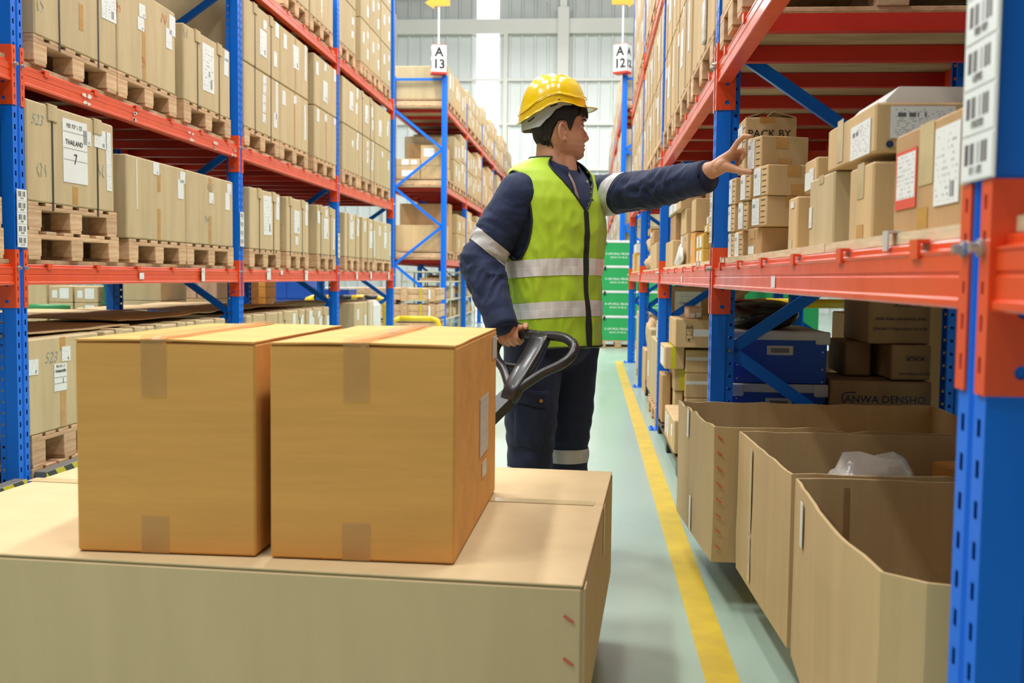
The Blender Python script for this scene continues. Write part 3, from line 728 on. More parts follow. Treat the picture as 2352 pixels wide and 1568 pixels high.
for y0, y1, z0, z1, lab, m_, st, prot, L, T, TP in LEFT:
    for p_ in LP:
        if y0 < p_+.05 and y1 > p_-.05:
            if (y0+y1)/2 < p_: y1 = p_-.05
            else: y0 = p_+.05
    dp = 0.9
    o, bb = carton(-2.505-dp, -2.505, y0+0.004, y1-0.004, z0+0.001, z1, lab, m_, None, 0.007)
    fill(o, bb, '+X', st, prot, L, T, TP, 1, .034 if 'upper of' not in lab and 'floor' not in lab else .0)
    if 'stapled' in lab or 'second past' in lab:
        for k in range(9):
            on_face(o, bb, 'N', 'staple', sheet_mesh(0.045, 0.014, 'edge', 0.002), 0.93, 0.08+0.105*k, 0.5)
# pallets under them
def lp(y0, y1, z0, label, detail=2, h=0.13):
    return pallet(-2.506, -1, y0, y1, z0, label, None, 0.898, detail, h)
lp(4.40, 5.26, 1.234, 'wooden pallet directly under strapped carton numbered 7')
lp(4.395, 5.28, 1.104, 'lower wooden pallet of the pair under the carton numbered 7')
lp(5.40, 6.19, 1.104, 'wooden pallet under carton streaked with white tape')
lp(6.20, 7.03, 1.104, 'wooden pallet under carton touching first blue post, middle shelf')
lp(7.37, 8.12, 1.104, 'wooden pallet just past first blue post, middle shelf of left rack')
lp(8.29, 8.95, 1.104, 'wooden pallet second past first blue post, middle shelf')
lp(9.23, 9.92, 1.104, 'wooden pallet just before second blue post, middle shelf')
lp(10.28, 10.95, 1.104, 'wooden pallet just past second blue post, middle shelf', 2)
lp(11.08, 11.74, 1.104, 'wooden pallet second past second blue post, middle shelf', 2)
lp(11.75, 12.70, 1.104, 'wooden pallet at far end of middle shelf, left rack', 2)
lp(4.47, 5.28, 1.982, 'wooden pallet under large strapped carton, top left')
lp(5.29, 6.06, 1.982, 'wooden pallet under large plain carton, upper left shelf')
lp(6.17, 6.99, 1.982, 'wooden pallet under carton numbered 2, upper left shelf')
lp(7.27, 8.10, 1.982, 'wooden pallet just past first blue post, upper shelf of left rack')
lp(8.115, 8.93, 1.982, 'wooden pallet second past first blue post, upper shelf')
lp(9.12, 9.99-0.08, 1.982, 'wooden pallet just before second blue post, upper shelf')
lp(10.18, 10.895, 1.982, 'wooden pallet just past second blue post, upper shelf', 2)
lp(10.91, 11.67, 1.982, 'wooden pallet second past second blue post, upper shelf', 2)
lp(11.72, 12.64, 1.982, 'wooden pallet at far end of upper shelf, left rack', 2)
lp(8.24, 8.96, 3.216, 'wooden pallet near on highest shelf, before second blue post')
lp(9.0, 9.80, 3.216, 'wooden pallet on highest shelf touching second blue post')
for ya, yb, nm in ((10.05, 10.745, 'first'), (10.98, 11.43, 'second'), (11.44, 12.02, 'third'), (12.05, 12.65, 'last')):
    lp(ya, yb, 3.216, 'wooden pallet under %s stack past second blue post, highest shelf' % nm, 2)
lp(4.40, 5.08, 0.157, 'upper wooden pallet under carton marked 523, floor level', 2, 0.15)
lp(4.40, 5.08, 0.006, 'lower wooden pallet under carton marked 523, floor level', 2, 0.15)
for ya, yb, nm in ((5.10, 6.16, 'middle'), (6.18, 6.88, 'far')):
    lp(ya, yb, 0.157, 'wooden pallet in %s of floor row, first bay of left rack' % nm, 1, 0.15)
    lp(ya, yb, 0.006, 'bottom wooden pallet in %s of floor row, first bay of left rack' % nm, 1, 0.15)
for ya, yb, nm in ((7.28, 8.05, 'past first blue post'), (8.06, 9.66, 'before second blue post'), (10.70, 11.66, 'past second blue post')):
    lp(ya, yb, 0.157, 'wooden pallet of the floor row %s' % nm, 1, 0.15)
    lp(ya, yb, 0.006, 'bottom wooden pallet of the floor row %s' % nm, 1, 0.15)
# the neighbouring bay at the left edge of the view
o, bb = carton(-3.4, -2.505, 3.3, 4.17, 1.364, 1.775, 'carton cut off by the left edge of view', 'tan'); put_label(o, bb, '+X', 0.97, 0.62, 0.05, 0.12, 'lab')
lp(3.3, 4.20, 1.234, 'upper wooden pallet cut off by left edge of view'); lp(3.3, 4.21, 1.104, 'lower wooden pallet cut off by left edge of view')
# lids of cardboard lying over the floor-level cartons
def cardboard_sheet(x0, x1, y0, y1, z, label, amp=0.012, m='kraft'):
    mb = MB(); n1, n2 = 8, 14; up = []; dn = []
    for i in range(n1+1):
        r = []
        for j in range(n2+1):
            x = x0+(x1-x0)*i/n1; y = y0+(y1-y0)*j/n2
            dz = amp*(noise.noise((x*2.1, y*1.3, 3.0))+0.5*noise.noise((x*5, y*4, 1.0)))
            r.append((x-(x0+x1)/2, y-(y0+y1)/2, dz+amp))
        up.append(r); dn.append([(a, b2, c-0.006) for a, b2, c in r])
    mb.grid(up); mb.grid(dn, flip=True)
    edge = lambda r: mb.grid([[p for p in r], [(a, b2, c-0.006) for a, b2, c in r]])
    edge(up[0]); edge(up[-1]); edge([r[0] for r in up]); edge([r[-1] for r in up])
    return tag(place(mb.mesh('cardboard_sheet', m, fixn=False), 'cardboard_sheet', None, ((x0+x1)/2, (y0+y1)/2, z)), label, 'cardboard sheet')
cardboard_sheet(-3.95, -2.58, 4.40, 5.55, 0.752, 'wavy cardboard lid over carton marked 523')
cardboard_sheet(-3.98, -2.66, 5.58, 7.09, 0.762, 'large cardboard lid over floor-level cartons at left', 0.02)
cardboard_sheet(-3.90, -2.75, 7.32, 9.4, 0.757, 'cardboard lid over floor cartons past first blue post', 0.02)
# hazard-striped guards along the foot of the rack
for ya, yb, nm in ((4.405, 7.085, 'beyond the nearest left post'), (1.6, 4.245, 'before the nearest left post')):
    g = thing('guard_rail', (-2.46, ya, 0), 'low grey guard with yellow and black stripes %s' % nm, 'guard')
    wbox('guard_beam', g, -2.502, -2.445, ya, yb, 0.0, 0.146, 'ink_grey', 0.003)
    b = MB(); b.box(-0.001, 0.001, -(yb-ya)/2, (yb-ya)/2, 0, 0.066); place(b.mesh('hazard_tape', 'hazard'), 'hazard_tape', g, (-2.443, (ya+yb)/2, 0.078))
# tags on the left lower beam
for i, (y, z, rt, nm) in enumerate(((6.43, 1.022, 0.12, 'crooked price tag near first blue post'), (5.53, 1.012, 0, 'small stuck tag in middle of first bay'),
      (7.78, 1.03, -0.08, 'hanging tag just past first blue post'), (8.12, 1.045, 0, 'tiny stuck tag past first blue post'), (8.83, 1.022, -0.05, 'hanging tag in middle of second bay'),
      (10.78, 1.03, 0, 'hanging tag past second blue post'), (11.48, 1.03, 0, 'hanging tag in middle of third bay'), (12.5, 1.03, 0, 'hanging tag at end of third bay'))):
    big = 'hanging' in nm or 'crooked' in nm
    tag(place(sheet_mesh(0.075 if big else 0.055, 0.085 if big else 0.035, 'lab_top' if big else 'lab_blank'), 'beam_tag', None, (-2.4965 if not big else -2.494, y, z+0.02), math.pi/2+rt), 'white %s on left lower orange beam' % nm, 'tag')
# torn paper left on the orange beam of the upper shelf
for k, (y, z, nm) in enumerate(((4.92, 1.90, 'nearest the left post'), (5.50, 1.90, 'second from the left post'), (6.24, 1.90, 'third from the left post'), (6.68, 1.895, 'fourth along the beam'), (7.02, 1.895, 'beside the first blue post'))):
    t = thing('torn_label', (-2.498, y, z), 'shreds of white paper on upper orange beam, %s' % nm, 'paper scrap')
    r2 = random.Random(k)
    for q in range(4):
        pts = []; cx_, cz_ = r2.uniform(-0.05, 0.05), (0.0 if q < 2 else 0.036)
        n = 7
        for a in range(n):
            rr = r2.uniform(0.006, 0.022); th = 2*math.pi*a/n; pts.append((cx_+rr*1.3*math.cos(th), cz_+rr*0.6*math.sin(th)))
        mb = MB(); mb.add([(0.0, p, q2) for p, q2 in pts]+[(-0.002, p, q2) for p, q2 in pts], [tuple(range(n)), tuple(range(2*n-1, n-1, -1))]+[(i, (i+1) % n, n+(i+1) % n, n+i) for i in range(n)])
        place(mb.mesh('shred', 'scuff'), 'shred', t, (-2.4965, y, z-0.018))
# white drum at the end of the floor row
t = thing('plastic_container', (-2.75, 12.1, 0), 'white rounded plastic container at far end of left floor row', 'container')
b = MB(); b.box(-0.2, 0.2, -0.25, 0.25, 0.0, 0.45, 0.06); place(b.mesh('body', 'white', smooth=False), 'body', t, (-2.75, 12.1, 0.307))
b = MB(); b.tube([(0, 0, 0), (0, 0, 0.03)], 0.05, 12); place(b.mesh('cap', 'white'), 'cap', t, (-2.75, 12.1, 0.757))
lp(11.72, 12.7, 0.157, 'wooden pallet under the white plastic container', 1, 0.15); lp(11.72, 12.7, 0.006, 'bottom wooden pallet under the white plastic container', 1, 0.15)

# ================================================================== RIGHT RACK CONTENTS
def rbox(x0, x1, y0, y1, z0, z1, label, m='kraft', L=(), T=(), TP=(), group=None, c=0.004):
    o, bb = carton(x0, x1, y0, y1, z0, z1, label, m, group, c)
    for f, u, v, a, h, s in L: put_label(o, bb, f, u, v, a, h, s)
    for f, u, v, a, h, s in TP: put_tape(o, bb, f, u, v, a, h, s)
    for f, u, v, s, size, mm in T: put_text(o, bb, f, u, v, s, size, mm)
    return o, bb
def small_labelled(x0, x1, y0, y1, z0, z1, label, m='kraft', TP=(), T=(), lw=0.46):
    """the stacked part boxes: printed sheet on the aisle side, ruled lines beside it"""
    d, h = y1-y0, z1-z0
    o, bb = rbox(x0, x1, y0, y1, z0, z1, label, m, [('-X', 0.06+lw/2, 0.5, d*lw, h*0.9, 'lab_top')], T, TP)
    for k in range(5):
        on_face(o, bb, '-X', 'ruled_line', sheet_mesh(d*0.26, 0.0022, 'ink', 0.0004), 0.76, 0.12+0.19*k)
    return o, bb
def corner_box(cx_, cy_, w_, d_, z0, z1, rz, label, labelled=True, m='kraft', TP=(), T=()):
    """small carton placed by its near, aisle-side corner and turned by rz"""
    ca, sa = math.cos(rz), math.sin(rz)
    px, py = cx_+ca*w_/2-sa*d_/2, cy_+sa*w_/2+ca*d_/2
    o, bb = carton(px-w_/2, px+w_/2, py-d_/2, py+d_/2, z0, z1, label, m, None, .003, rz)
    h = z1-z0
    if labelled:
        put_label(o, bb, '-X', .30, .5, d_*.48, h*.9, 'lab_top')
        for k in range(5): on_face(o, bb, '-X', 'ruled_line', sheet_mesh(d_*.26, 0.002, 'ink', 0.0004), 0.76, 0.12+0.19*k)
    for f, u, v, a, c, s in TP: put_tape(o, bb, f, u, v, a, c, s)
    for f, u, v, s, size, mm in T: put_text(o, bb, f, u, v, s, size, mm)
    return o, bb
TW = [('N', .43, .80, .042, .036, 'tape'), ('N', .50, .18, .044, .032, 'tape')]
corner_box(.528, 3.875, .15, .085, 1.129, 1.226, .12, 'small labelled carton in bottom row against blue post')
corner_box(.535, 3.70, .15, .10, 1.129, 1.222, .15, 'small labelled carton in bottom row, second from blue post')
o, bb = corner_box(.532, 3.284, .17, .17, 1.129, 1.216, .10, 'bottom carton with pinkish print under the labelled stack', False, 'brown', [('-X', .36, .8, .06, .03, 'tape')], [])
put_label(o, bb, '-X', .3, .2, .07, .026, 'lab_blank')
corner_box(.525, 3.86, .15, .09, 1.227, 1.327, .12, 'small labelled carton second row against blue post')
corner_box(.535, 3.60, .15, .11, 1.223, 1.322, .16, 'small labelled carton second row, left of the reached stack')
corner_box(.532, 3.20, .19, .13, 1.217, 1.308, .20, 'labelled carton third from top in the reached stack', True, 'kraft', TW)
corner_box(.525, 3.85, .15, .09, 1.328, 1.425, .12, 'small labelled carton third row against blue post')
corner_box(.535, 3.56, .15, .11, 1.323, 1.416, .16, 'small labelled carton third row, left of the reached stack')
corner_box(.532, 3.193, .19, .13, 1.309, 1.402, .18, 'labelled carton directly under the one being touched', True, 'kraft', TW)
corner_box(.535, 3.345, .165, .10, 1.404, 1.510, .30, 'labelled carton touched by the worker on top of stack', True, 'kraft', TW)
# carton with raised flaps
o, bb = rbox(.525, .70, 3.64, 3.80, 1.427, 1.612, 'open-topped carton printed PACK BY behind the touched carton', 'kraft', [('-X', .3, .55, .11, .13, 'lab_top')],
             [('N', .47, .69, 'PACK BY', .037, 'ink')], [('N', .42, .95, .05, .02, 'tape')])
for k in range(5): on_face(o, bb, '-X', 'ruled_line', sheet_mesh(.04, 0.0022, 'ink', 0.0004), 0.84, 0.3+0.13*k)
for s in (-1, 1):
    mb = MB(); mb.add([(s*.085, -.08, .186), (s*.085, .08, .186), (s*.012, .08, .216), (s*.012, -.05, .212), (s*.085, -.08, .182), (s*.085, .08, .182), (s*.012, .08, .212), (s*.012, -.05, .208)],
                      [(0, 1, 2, 3), (7, 6, 5, 4), (0, 3, 7, 4), (2, 1, 5, 6), (3, 2, 6, 7), (1, 0, 4, 5)])
    place(mb.mesh('flap', 'kraft'), 'flap', o, mw=WORLD[o.name])
rbox(.535, .66, 2.745, 2.86, 1.129, 1.27, 'narrow upright carton right of the labelled stack', 'kraft', [('-X', .5, .86, .04, .016, 'lab_blank')], [], [('-X', .3, .1, .05, .03, 'tape_pale')])
rbox(.60, .70, 2.60, 2.735, 1.129, 1.271, 'narrow carton mostly hidden behind the golden-tan carton')
rbox(.55, .71, 2.593, 2.73, 1.273, 1.355, 'small carton with two shipping labels atop upright cartons', 'kraft', [('-X', .25, .35, .05, .045, 'lab'), ('-X', .62, .4, .05, .05, 'lab_bar')])
rbox(.535, .68, 2.341, 2.59, 1.129, 1.294, 'tall tan carton third from the near post', 'tan', [('-X', .08, .45, .03, .05, 'lab_bar')], [], [('-X', .5, .95, .05, .02, 'tape_pale'), ('N', .35, .7, .03, .012, 'tape')])
rbox(.535, .70, 2.022, 2.196, 1.129, 1.279, 'tall carton with tape and white side label near the post', 'kraft', [('N', .30, .5, .016, .09, 'lab_blank')], [], [('-X', .5, .8, .05, .07, 'tape_pale'), ('-X', .52, .12, .05, .03, 'tape')])
o, bb = rbox(.535, .712, 2.02, 2.407, 1.296, 1.39, 'wide carton with shipping labels across two tall cartons', 'kraft', [('-X', .74, .38, .15, .068, 'lab_top'), ('N', .50, .60, .12, .060, 'lab_top')], [], [('-X', .30, .6, .05, .09, 'tape_pale')])
b = MB(); b.tube([(0, -0.0004, 0), (0, -0.0014, 0)], 0.007, 14); on_face(o, bb, 'N', 'round_mark', b.mesh('round_mark', 'ink_navy'), .16, .16)
# white flat tray on top
t = thing('white_carton', (.66, 2.25, 1.391), 'flat white carton with sloping end on top of wide carton', 'box')
mb = MB(); mb.extrude_y([(-.085, 0), (.10, 0), (.10, .036), (-.062, .038), (-.087, .012)], -.15, .15); place(mb.mesh('body', 'white'), 'body', t, (.655, 2.22, 1.391))
o, bb = rbox(.537, .72, 1.54, 1.885, 1.129, 1.306, 'large carton with red-bordered label nearest the post', 'brown', [('-X', .20, .54, .115, .10, 'lab_red'), ('-X', .79, .56, .11, .12, 'lab_bar')],
             [], [('-X', .50, .72, .07, .10, 'tape_pale'), ('-X', .47, .12, .05, .04, 'tape')])
rbox(.55, .74, 4.5, 4.75, 1.129, 1.32, 'plain carton deep behind the first right post', 'brown')

# second bay shelf
rbox(.50, .62, 6.42, 7.0, 1.129, 1.29, 'plain carton by second right post, shelf level', 'kraft')
rbox(.56, .62, 5.66, 5.9, 1.129, 1.305, 'narrow golden carton standing on second bay shelf', 'orange_card', [('-X', .25, .55, .03, .09, 'lab_blank')])
rbox(.545, .60, 5.93, 6.38, 1.129, 1.31, 'carton with small label behind narrow golden carton', 'kraft', [('-X', .2, .82, .1, .06, 'lab_bar')], [], [('-X', .7, .85, .1, .02, 'tape')])
rbox(.545, .625, 5.11, 5.41, 1.129, 1.20, 'ochre carton with labels, lower of two, second bay shelf', 'ochre', [('-X', .2, .5, .08, .055, 'lab'), ('-X', .7, .5, .08, .055, 'lab')])
rbox(.545, .625, 5.11, 5.41, 1.201, 1.274, 'ochre carton with labels, upper of two, second bay shelf', 'ochre', [('-X', .2, .5, .08, .055, 'lab'), ('-X', .7, .5, .08, .055, 'lab')])
rbox(.56, .63, 5.0, 5.2, 1.277, 1.315, 'flat little carton over the ochre cartons', 'ochre', [('-X', .5, .5, .06, .025, 'lab')])
rbox(.57, .63, 5.05, 5.2, 1.316, 1.36, 'little tan carton topmost over the ochre cartons', 'kraft', [('-X', .5, .5, .05, .03, 'lab')])
rbox(.545, .61, 6.05, 6.38, 1.312, 1.46, 'upright carton in middle of second bay shelf', 'kraft')
rbox(.525, .60, 6.55, 6.95, 1.292, 1.46, 'brown carton on the plain carton by second right post', 'brown')
rbox(.515, .64, 6.1, 7.0, 1.462, 1.535, 'flat carton with two white labels, second bay shelf', 'kraft', [('-X', .25, .5, .26, .06, 'lab'), ('-X', .6, .5, .24, .06, 'lab')])
o, bb = rbox(.555, .74, 6.6, 7.0, 1.537, 1.60, 'dark brown carton printed with round logo and capitals', 'brown')
put_text(o, bb, 'N', .42, .5, 'SMC', .035, 'ink', offset=0.001)
mb = MB()
mb.grid([[(r*math.cos(2*math.pi*k/16), -0.001, r*math.sin(2*math.pi*k/16)) for k in range(16)] for r in (.013, .009)], closed=True)
on_face(o, bb, 'N', 'logo_ring', mb.mesh('logo_ring', 'ink'), .14, .5)
rbox(.57, .80, 6.65, 7.0, 1.602, 1.66, 'dark brown carton topmost on second bay shelf', 'brown')
rbox(.56, .66, 5.66, 5.88, 1.312, 1.49, 'tall plain carton towering over second bay shelf', 'kraft')
rbox(.68, .80, 5.3, 5.6, 1.129, 1.47, 'dark carton in the depth of second bay shelf', 'brown')
rbox(.66, .80, 5.7, 6.1, 1.492, 1.56, 'brown carton behind tall plain carton', 'brown')
def crumple(name, label, cat, c, r, m, seed, amp=0.25, sub=3, flat=None, group=None, shape=None):
    bm = bmesh.new(); bmesh.ops.create_icosphere(bm, subdivisions=sub, radius=1.0)
    for v in bm.verts:
        p = v.co.copy(); n = noise.noise(p*1.6+Vector((seed, 0, 0)))+0.6*noise.noise(p*3.7+Vector((0, seed, 0)))
        q = p*(1+amp*n)
        q = Vector([math.copysign(abs(a)**0.75, a) for a in q])
        if shape: q = shape(q)
        q = Vector((q.x*r[0], q.y*r[1], q.z*r[2]))
        if flat is not None: q.z = max(q.z, -r[2]*flat)
        v.co = q
    me = bpy.data.meshes.new(name); bm.to_mesh(me); bm.free(); me.materials.append(M[m]); me.shade_smooth()
    return tag(place(me, name, None, c), label, cat, group)
crumple('paper_bag', 'crumpled kraft paper bag, upper of two, third bay shelf', 'bag', (.60, 9.45, 1.355), (.10, .30, .08), 'kraftpaper', 3, flat=.9)
crumple('paper_bag', 'crumpled kraft paper bag, lower of two, third bay shelf', 'bag', (.60, 9.45, 1.200), (.105, .32, .07), 'kraftpaper', 8, flat=.88)
crumple('plastic_bag', 'white plastic bag slumped beside plain carton on shelf', 'bag', (.518, 6.17, 1.19), (.018, .22, .07), 'white', 5, amp=.3, flat=.85, shape=lambda q: Vector((q.x, q.y, (q.z+1)*(.62-.5*q.y)*(1.0)-.85)).lerp(Vector((0, -.5, q.z)), .35*max(0, q.z+.3)))
rbox(.50, .62, 8.0, 8.8, 1.129, 1.33, 'carton with red mark on third bay shelf', 'kraft', [], [])
rbox(.50, .60, 8.4, 8.85, 1.332, 1.44, 'small brown carton with white label, third bay shelf', 'brown', [('-X', .3, .8, .2, .03, 'lab')])
rbox(.52, .64, 9.2, 9.65, 1.445, 1.50, 'small brown carton above the kraft paper bags', 'brown')
rbox(.72, .95, 8.2, 9.0, 1.129, 1.45, 'tan carton deep on third bay shelf', 'tan')
rbox(.50, .62, 12.0, 12.6, 1.129, 1.345, 'ochre carton with white tags near far end of right shelf', 'ochre', [('-X', .3, .6, .1, .06, 'lab'), ('-X', .7, .3, .1, .07, 'lab'), ('-X', .2, .2, .1, .05, 'lab')])
rbox(.51, .62, 12.0, 12.5, 1.347, 1.45, 'white carton on top of ochre carton at far end', 'white', [('-X', .5, .5, .2, .05, 'lab_blank')])
rbox(.51, .64, 11.0, 11.6, 1.129, 1.30, 'tan carton near far end of right shelf', 'kraft')
# upper shelves of the right rack
rp = 1.911
def rstack(y0, y1, z0, hs, label, labs=True, strap=True, m='kraft'):
    pallet(.47, 1, y0, y1, z0, 'wooden pallet under ' + label, None, 0.95, 2 if y0 < 7 else 1)
    z = z0+0.131
    for k, h in enumerate(hs):
        nm = '' if len(hs) == 1 else ('bottom ', 'middle ', 'top ')[k if len(hs) == 3 else 2*k]
        o, bb = carton(.475, 1.4, y0+.01, y1-.01, z, z+h-.005, nm+label, m, None, 0.007)
        if labs:
            wd = y1-y0
            put_label(o, bb, '-X', .45, .55, .14, .2, 'lab_bar'); put_label(o, bb, '-X', .2, .75, .08, .07, 'lab'); put_label(o, bb, '-X', .88, .6, .06, .25, 'lab_strip')
            put_tape(o, bb, '-X', .5, .9, .05, .09, 'tape_pale')
        if strap: strap_ring(o, bb, bb[2]+.3*(y1-y0)); strap_ring(o, bb, bb[2]+.75*(y1-y0))
        z += h
    return o, bb
rstack(3.40, 3.98, rp, [.9], 'carton above the near bay, just right of blue post', False, False)
o, bb = rstack(4.20, 5.12, rp, [.93], 'tall carton with hanging pouch on upper right shelf', True, False)
b = MB(); b.box(-.05, .05, -.012, 0, -.09, .09, 0.01); on_face(o, bb, '-X', 'document_pouch', b.mesh('document_pouch', 'bubble'), .65, .12)
rstack(5.20, 6.15, rp, [.48, .48], 'carton of second stack on upper right shelf')
rstack(6.20, 7.08, rp, [.48, .48], 'carton of third stack on upper right shelf')
rstack(7.25, 8.15, rp, [.46, .47], 'carton of first stack beyond second right post')
rstack(8.20, 9.05, rp, [.46, .47], 'carton of second stack beyond second right post')
rstack(9.08, 9.90, rp, [.46, .47], 'carton of third stack beyond second right post')
rstack(10.05, 10.95, rp, [.46, .47], 'carton of first stack beyond third right post')
rstack(11.0, 11.85, rp, [.46, .47], 'carton of second stack beyond third right post')
rstack(11.9, 12.74, rp, [.46, .47], 'carton of last stack on upper right shelf')
for i, (a, c) in enumerate(((4.2, 5.1), (5.15, 6.1), (6.15, 7.08), (7.25, 8.15), (8.2, 9.05), (9.08, 9.9), (10.05, 10.95), (11.0, 11.85), (11.9, 12.74))):
    if i > 1: rstack(a, c, 3.145, [.47, .47, .46], 'carton of %s stack on highest right shelf' % ('first', 'second', 'third', 'fourth', 'fifth', 'sixth', 'seventh', 'eighth', 'ninth')[i])
# clips on the board edge and a tag on the right beam
for y, nm in ((1.72, 'near the close post'), (3.86, 'beside the blue post'), (4.75, 'in the second bay')):
    t = MB(); t.extrude_y([(-.003, -.008), (.0, -.008), (.0, .022), (.02, .022), (.02, .025), (-.003, .025)], -.014, .014)
    tag(place(t.mesh('board_clip', 'greycase'), 'board_clip', None, (.4805, y, 1.107), 0), 'grey clip on edge of right shelf board %s' % nm, 'clip')
for y, z, nm in ((2.70, 1.045, 'small white tag on right orange beam, near bay'), (5.4, 1.05, 'small white tag on right orange beam, second bay')):
    tag(place(sheet_mesh(.055, .03, 'lab_blank'), 'beam_tag', None, (.4708, y, z), -math.pi/2), nm, 'tag')

# ------------------------------------------------------------------ floor level, right
def bin_box(name, outline, z0, z1, label, wob=0.006, seed=1, m='binc', lift=None):
    """open-topped pallet carton: walls of board along an outline, closed bottom"""
    pts = []; n0 = len(outline)
    for i in range(n0):
        a, c = Vector(outline[i]), Vector(outline[(i+1) % n0]); k = max(1, int((c-a).length/0.06))
        for j in range(k): pts.append(a+(c-a)*j/k)
    n = len(pts); cen = sum(pts, Vector((0, 0)))/n; t = 0.007
    x0, y0 = cen.x, cen.y
    inn = []
    for i in range(n):
        d = (pts[(i+1) % n]-pts[i-1]).normalized(); nr = Vector((-d.y, d.x))
        if nr.dot(cen-pts[i]) < 0: nr = -nr
        inn.append(pts[i]+nr*t)
    tops = [z1-z0+wob*(noise.noise((p.x*9+seed, p.y*9, 0))+0.6*noise.noise((p.x*31, p.y*31, seed)))+(lift(p) if lift else 0) for p in pts]
    hs = [0.0, .25, .5, .75, 1.0]
    bulge = lambda p, h: 0.006*math.sin(math.pi*h)*noise.noise((p.x*4, p.y*4, seed+h*2))
    mb = MB()
    O = [[(p.x-x0+bulge(p, h), p.y-y0+bulge(p, h+.3), tp*h) for p, tp in zip(pts, tops)] for h in hs]
    I = [[(p.x-x0+bulge(p, h), p.y-y0+bulge(p, h+.3), tp*h if h > 0 else 0.008) for p, tp in zip(inn, tops)] for h in hs]
    mb.grid(O, closed=True); mb.grid(I, closed=True, flip=True)
    mb.grid([O[-1], I[-1]], closed=True)
    mb.f.append(tuple(range(n-1, -1, -1))); o2 = len(O)*n; mb.f.append(tuple(range(o2, o2+n)))
    o = place(mb.mesh(name, m), name, None, (x0, y0, z0)); tag(o, label, 'box')
    return o, (x0, y0)
def wall_strip(o, p0, p1, u, zc, wd, ht, m, name='tape_strip', off=0.004):
    """strip on the outside of a bin wall running from p0 to p1 (seen with p0 at left)"""
    p0, p1 = Vector(p0), Vector(p1); q = p0+(p1-p0)*u; d = (p1-p0).normalized(); nr = Vector((d.y, -d.x))
    a = math.atan2(d.y, d.x); q = q+nr*off
    return place(sheet_mesh(wd, ht, m), name, o, (q.x, q.y, zc), a)
b1, _ = bin_box('open_carton', [(.345, 3.97), (.395, 3.25), (1.30, 3.25), (1.30, 3.97)], .15, .58, 'open-topped pallet carton farthest of three by the floor line', 0.012, 1)
b2, _ = bin_box('open_carton', [(.466, 3.20), (.478, 2.85), (.492, 2.50), (1.28, 2.50), (1.28, 3.20)], .15, .58, 'open-topped pallet carton in middle of three, holding bags', 0.005, 4)
b3, _ = bin_box('open_carton', [(.494, 2.46), (.466, 2.1), (.462, 1.85), (.478, 1.68), (.53, 1.615), (.62, 1.585), (1.22, 1.57), (1.22, 2.46)], .15, .58, 'open-topped pallet carton nearest of three, bulging side', 0.007, 9)
wall_strip(b1, (.345, 3.97), (.395, 3.25), .35, .53, .035, .10, 'tape_white'); wall_strip(b1, (.345, 3.97), (.395, 3.25), .46, .22, .03, .12, 'tape_white')
wall_strip(b2, (.466, 3.20), (.485, 2.66), .42, .44, .028, .24, 'tape_pale'); wall_strip(b2, (.466, 3.20), (.485, 2.66), .42, .24, .028, .13, 'tape_pale')
wall_strip(b3, (.494, 2.46), (.466, 2.1), .45, .505, .035, .10, 'tape_white')
for k in range(8):
    s = wall_strip(b1, (.395, 3.25), (1.30, 3.25), .022, .20+.05*k, .022, .0035, 'ink_red', 'staple'); s.rotation_euler.y = 0.7
mb = MB(); mb.box(-.001, .001, -.0015, .0015, 0, 1)
wall_strip(b3, (.60, 2.452), (1.22, 2.452), .02, .36, .012, .40, 'shade_card', 'glue_flap', -0.0)
for (ya, yb, nm) in ((3.27, 3.95, 'farthest'), (2.52, 3.18, 'middle'), (1.62, 2.44, 'nearest')):
    pallet(.62, 1, ya, yb, 0.0, 'wooden pallet in shadow under %s open pallet carton' % nm, None, .64, 2, .149)
crumple('plastic_bag', 'clear plastic bag of parts inside middle open carton', 'bag', (.80, 2.93, .376), (.14, .13, .19), 'bubble', 12, amp=.22)
crumple('plastic_bag', 'flattened clear bag beside parts bag in middle carton', 'bag', (.975, 2.80, .335), (.035, .10, .16), 'bubble', 22, amp=.22)
o, bb = carton(1.0, 1.12, 2.90, 3.02, .16, .535, 'golden packet with white wrap inside middle open carton', 'orange_card', rz=.3); put_tape(o, bb, 'N', .7, .6, .06, .3, 'tape_white')
# blue corrugated crates
for k in range(4):
    z = .003+.2105*k; h = .21
    nm = ('bottom', 'second from bottom', 'third', 'top')[k]
    t = thing('blue_crate', (.757, 4.45, z), 'blue corrugated plastic crate with grey trim, %s of stack behind post' % nm, 'crate')
    wbox('panel_body', t, .572, .942, 4.15, 4.75, z+.002, z+h-.03, 'bluecase', .003)
    wbox('rim', t, .566, .948, 4.144, 4.756, z+h-.034, z+h, 'greycase', .004)
    for cx in (.59, .924): wbox('corner_guard', t, cx-.028, cx+.028, 4.138, 4.17, z+h-.05, z+h+.001, 'greycase', .005)
    if k >= 2:
        mb = MB(); mb.box(-.052, .052, -.006, 0, -.019, .019, .009); hd = place(mb.mesh('handle', 'greycase'), 'handle', t, (.757, 4.15, z+.135))
        mb = MB(); mb.box(-.036, .036, -.002, 0, -.009, .009, .004); place(mb.mesh('grip_hollow', 'ink_grey'), 'grip_hollow', hd, (.757, 4.1438, z+.135))
        for x, zz in ((.59, .15), (.925, .13), (.59, .075), (.925, .06), (.59, .02), (.7, .01), (.925, .01)):
            mb = MB(); mb.tube([(0, 0, 0), (0, -.003, 0)], .004, 8); place(mb.mesh('rivet', 'steel'), 'rivet', t, (x, 4.15, z+zz))
crumple('wrapped_bundle', 'bundle in black plastic film on top of blue crates', 'bundle', (.72, 4.46, .905), (.155, .24, .063), 'darkfilm', 14, amp=.12, flat=.95)
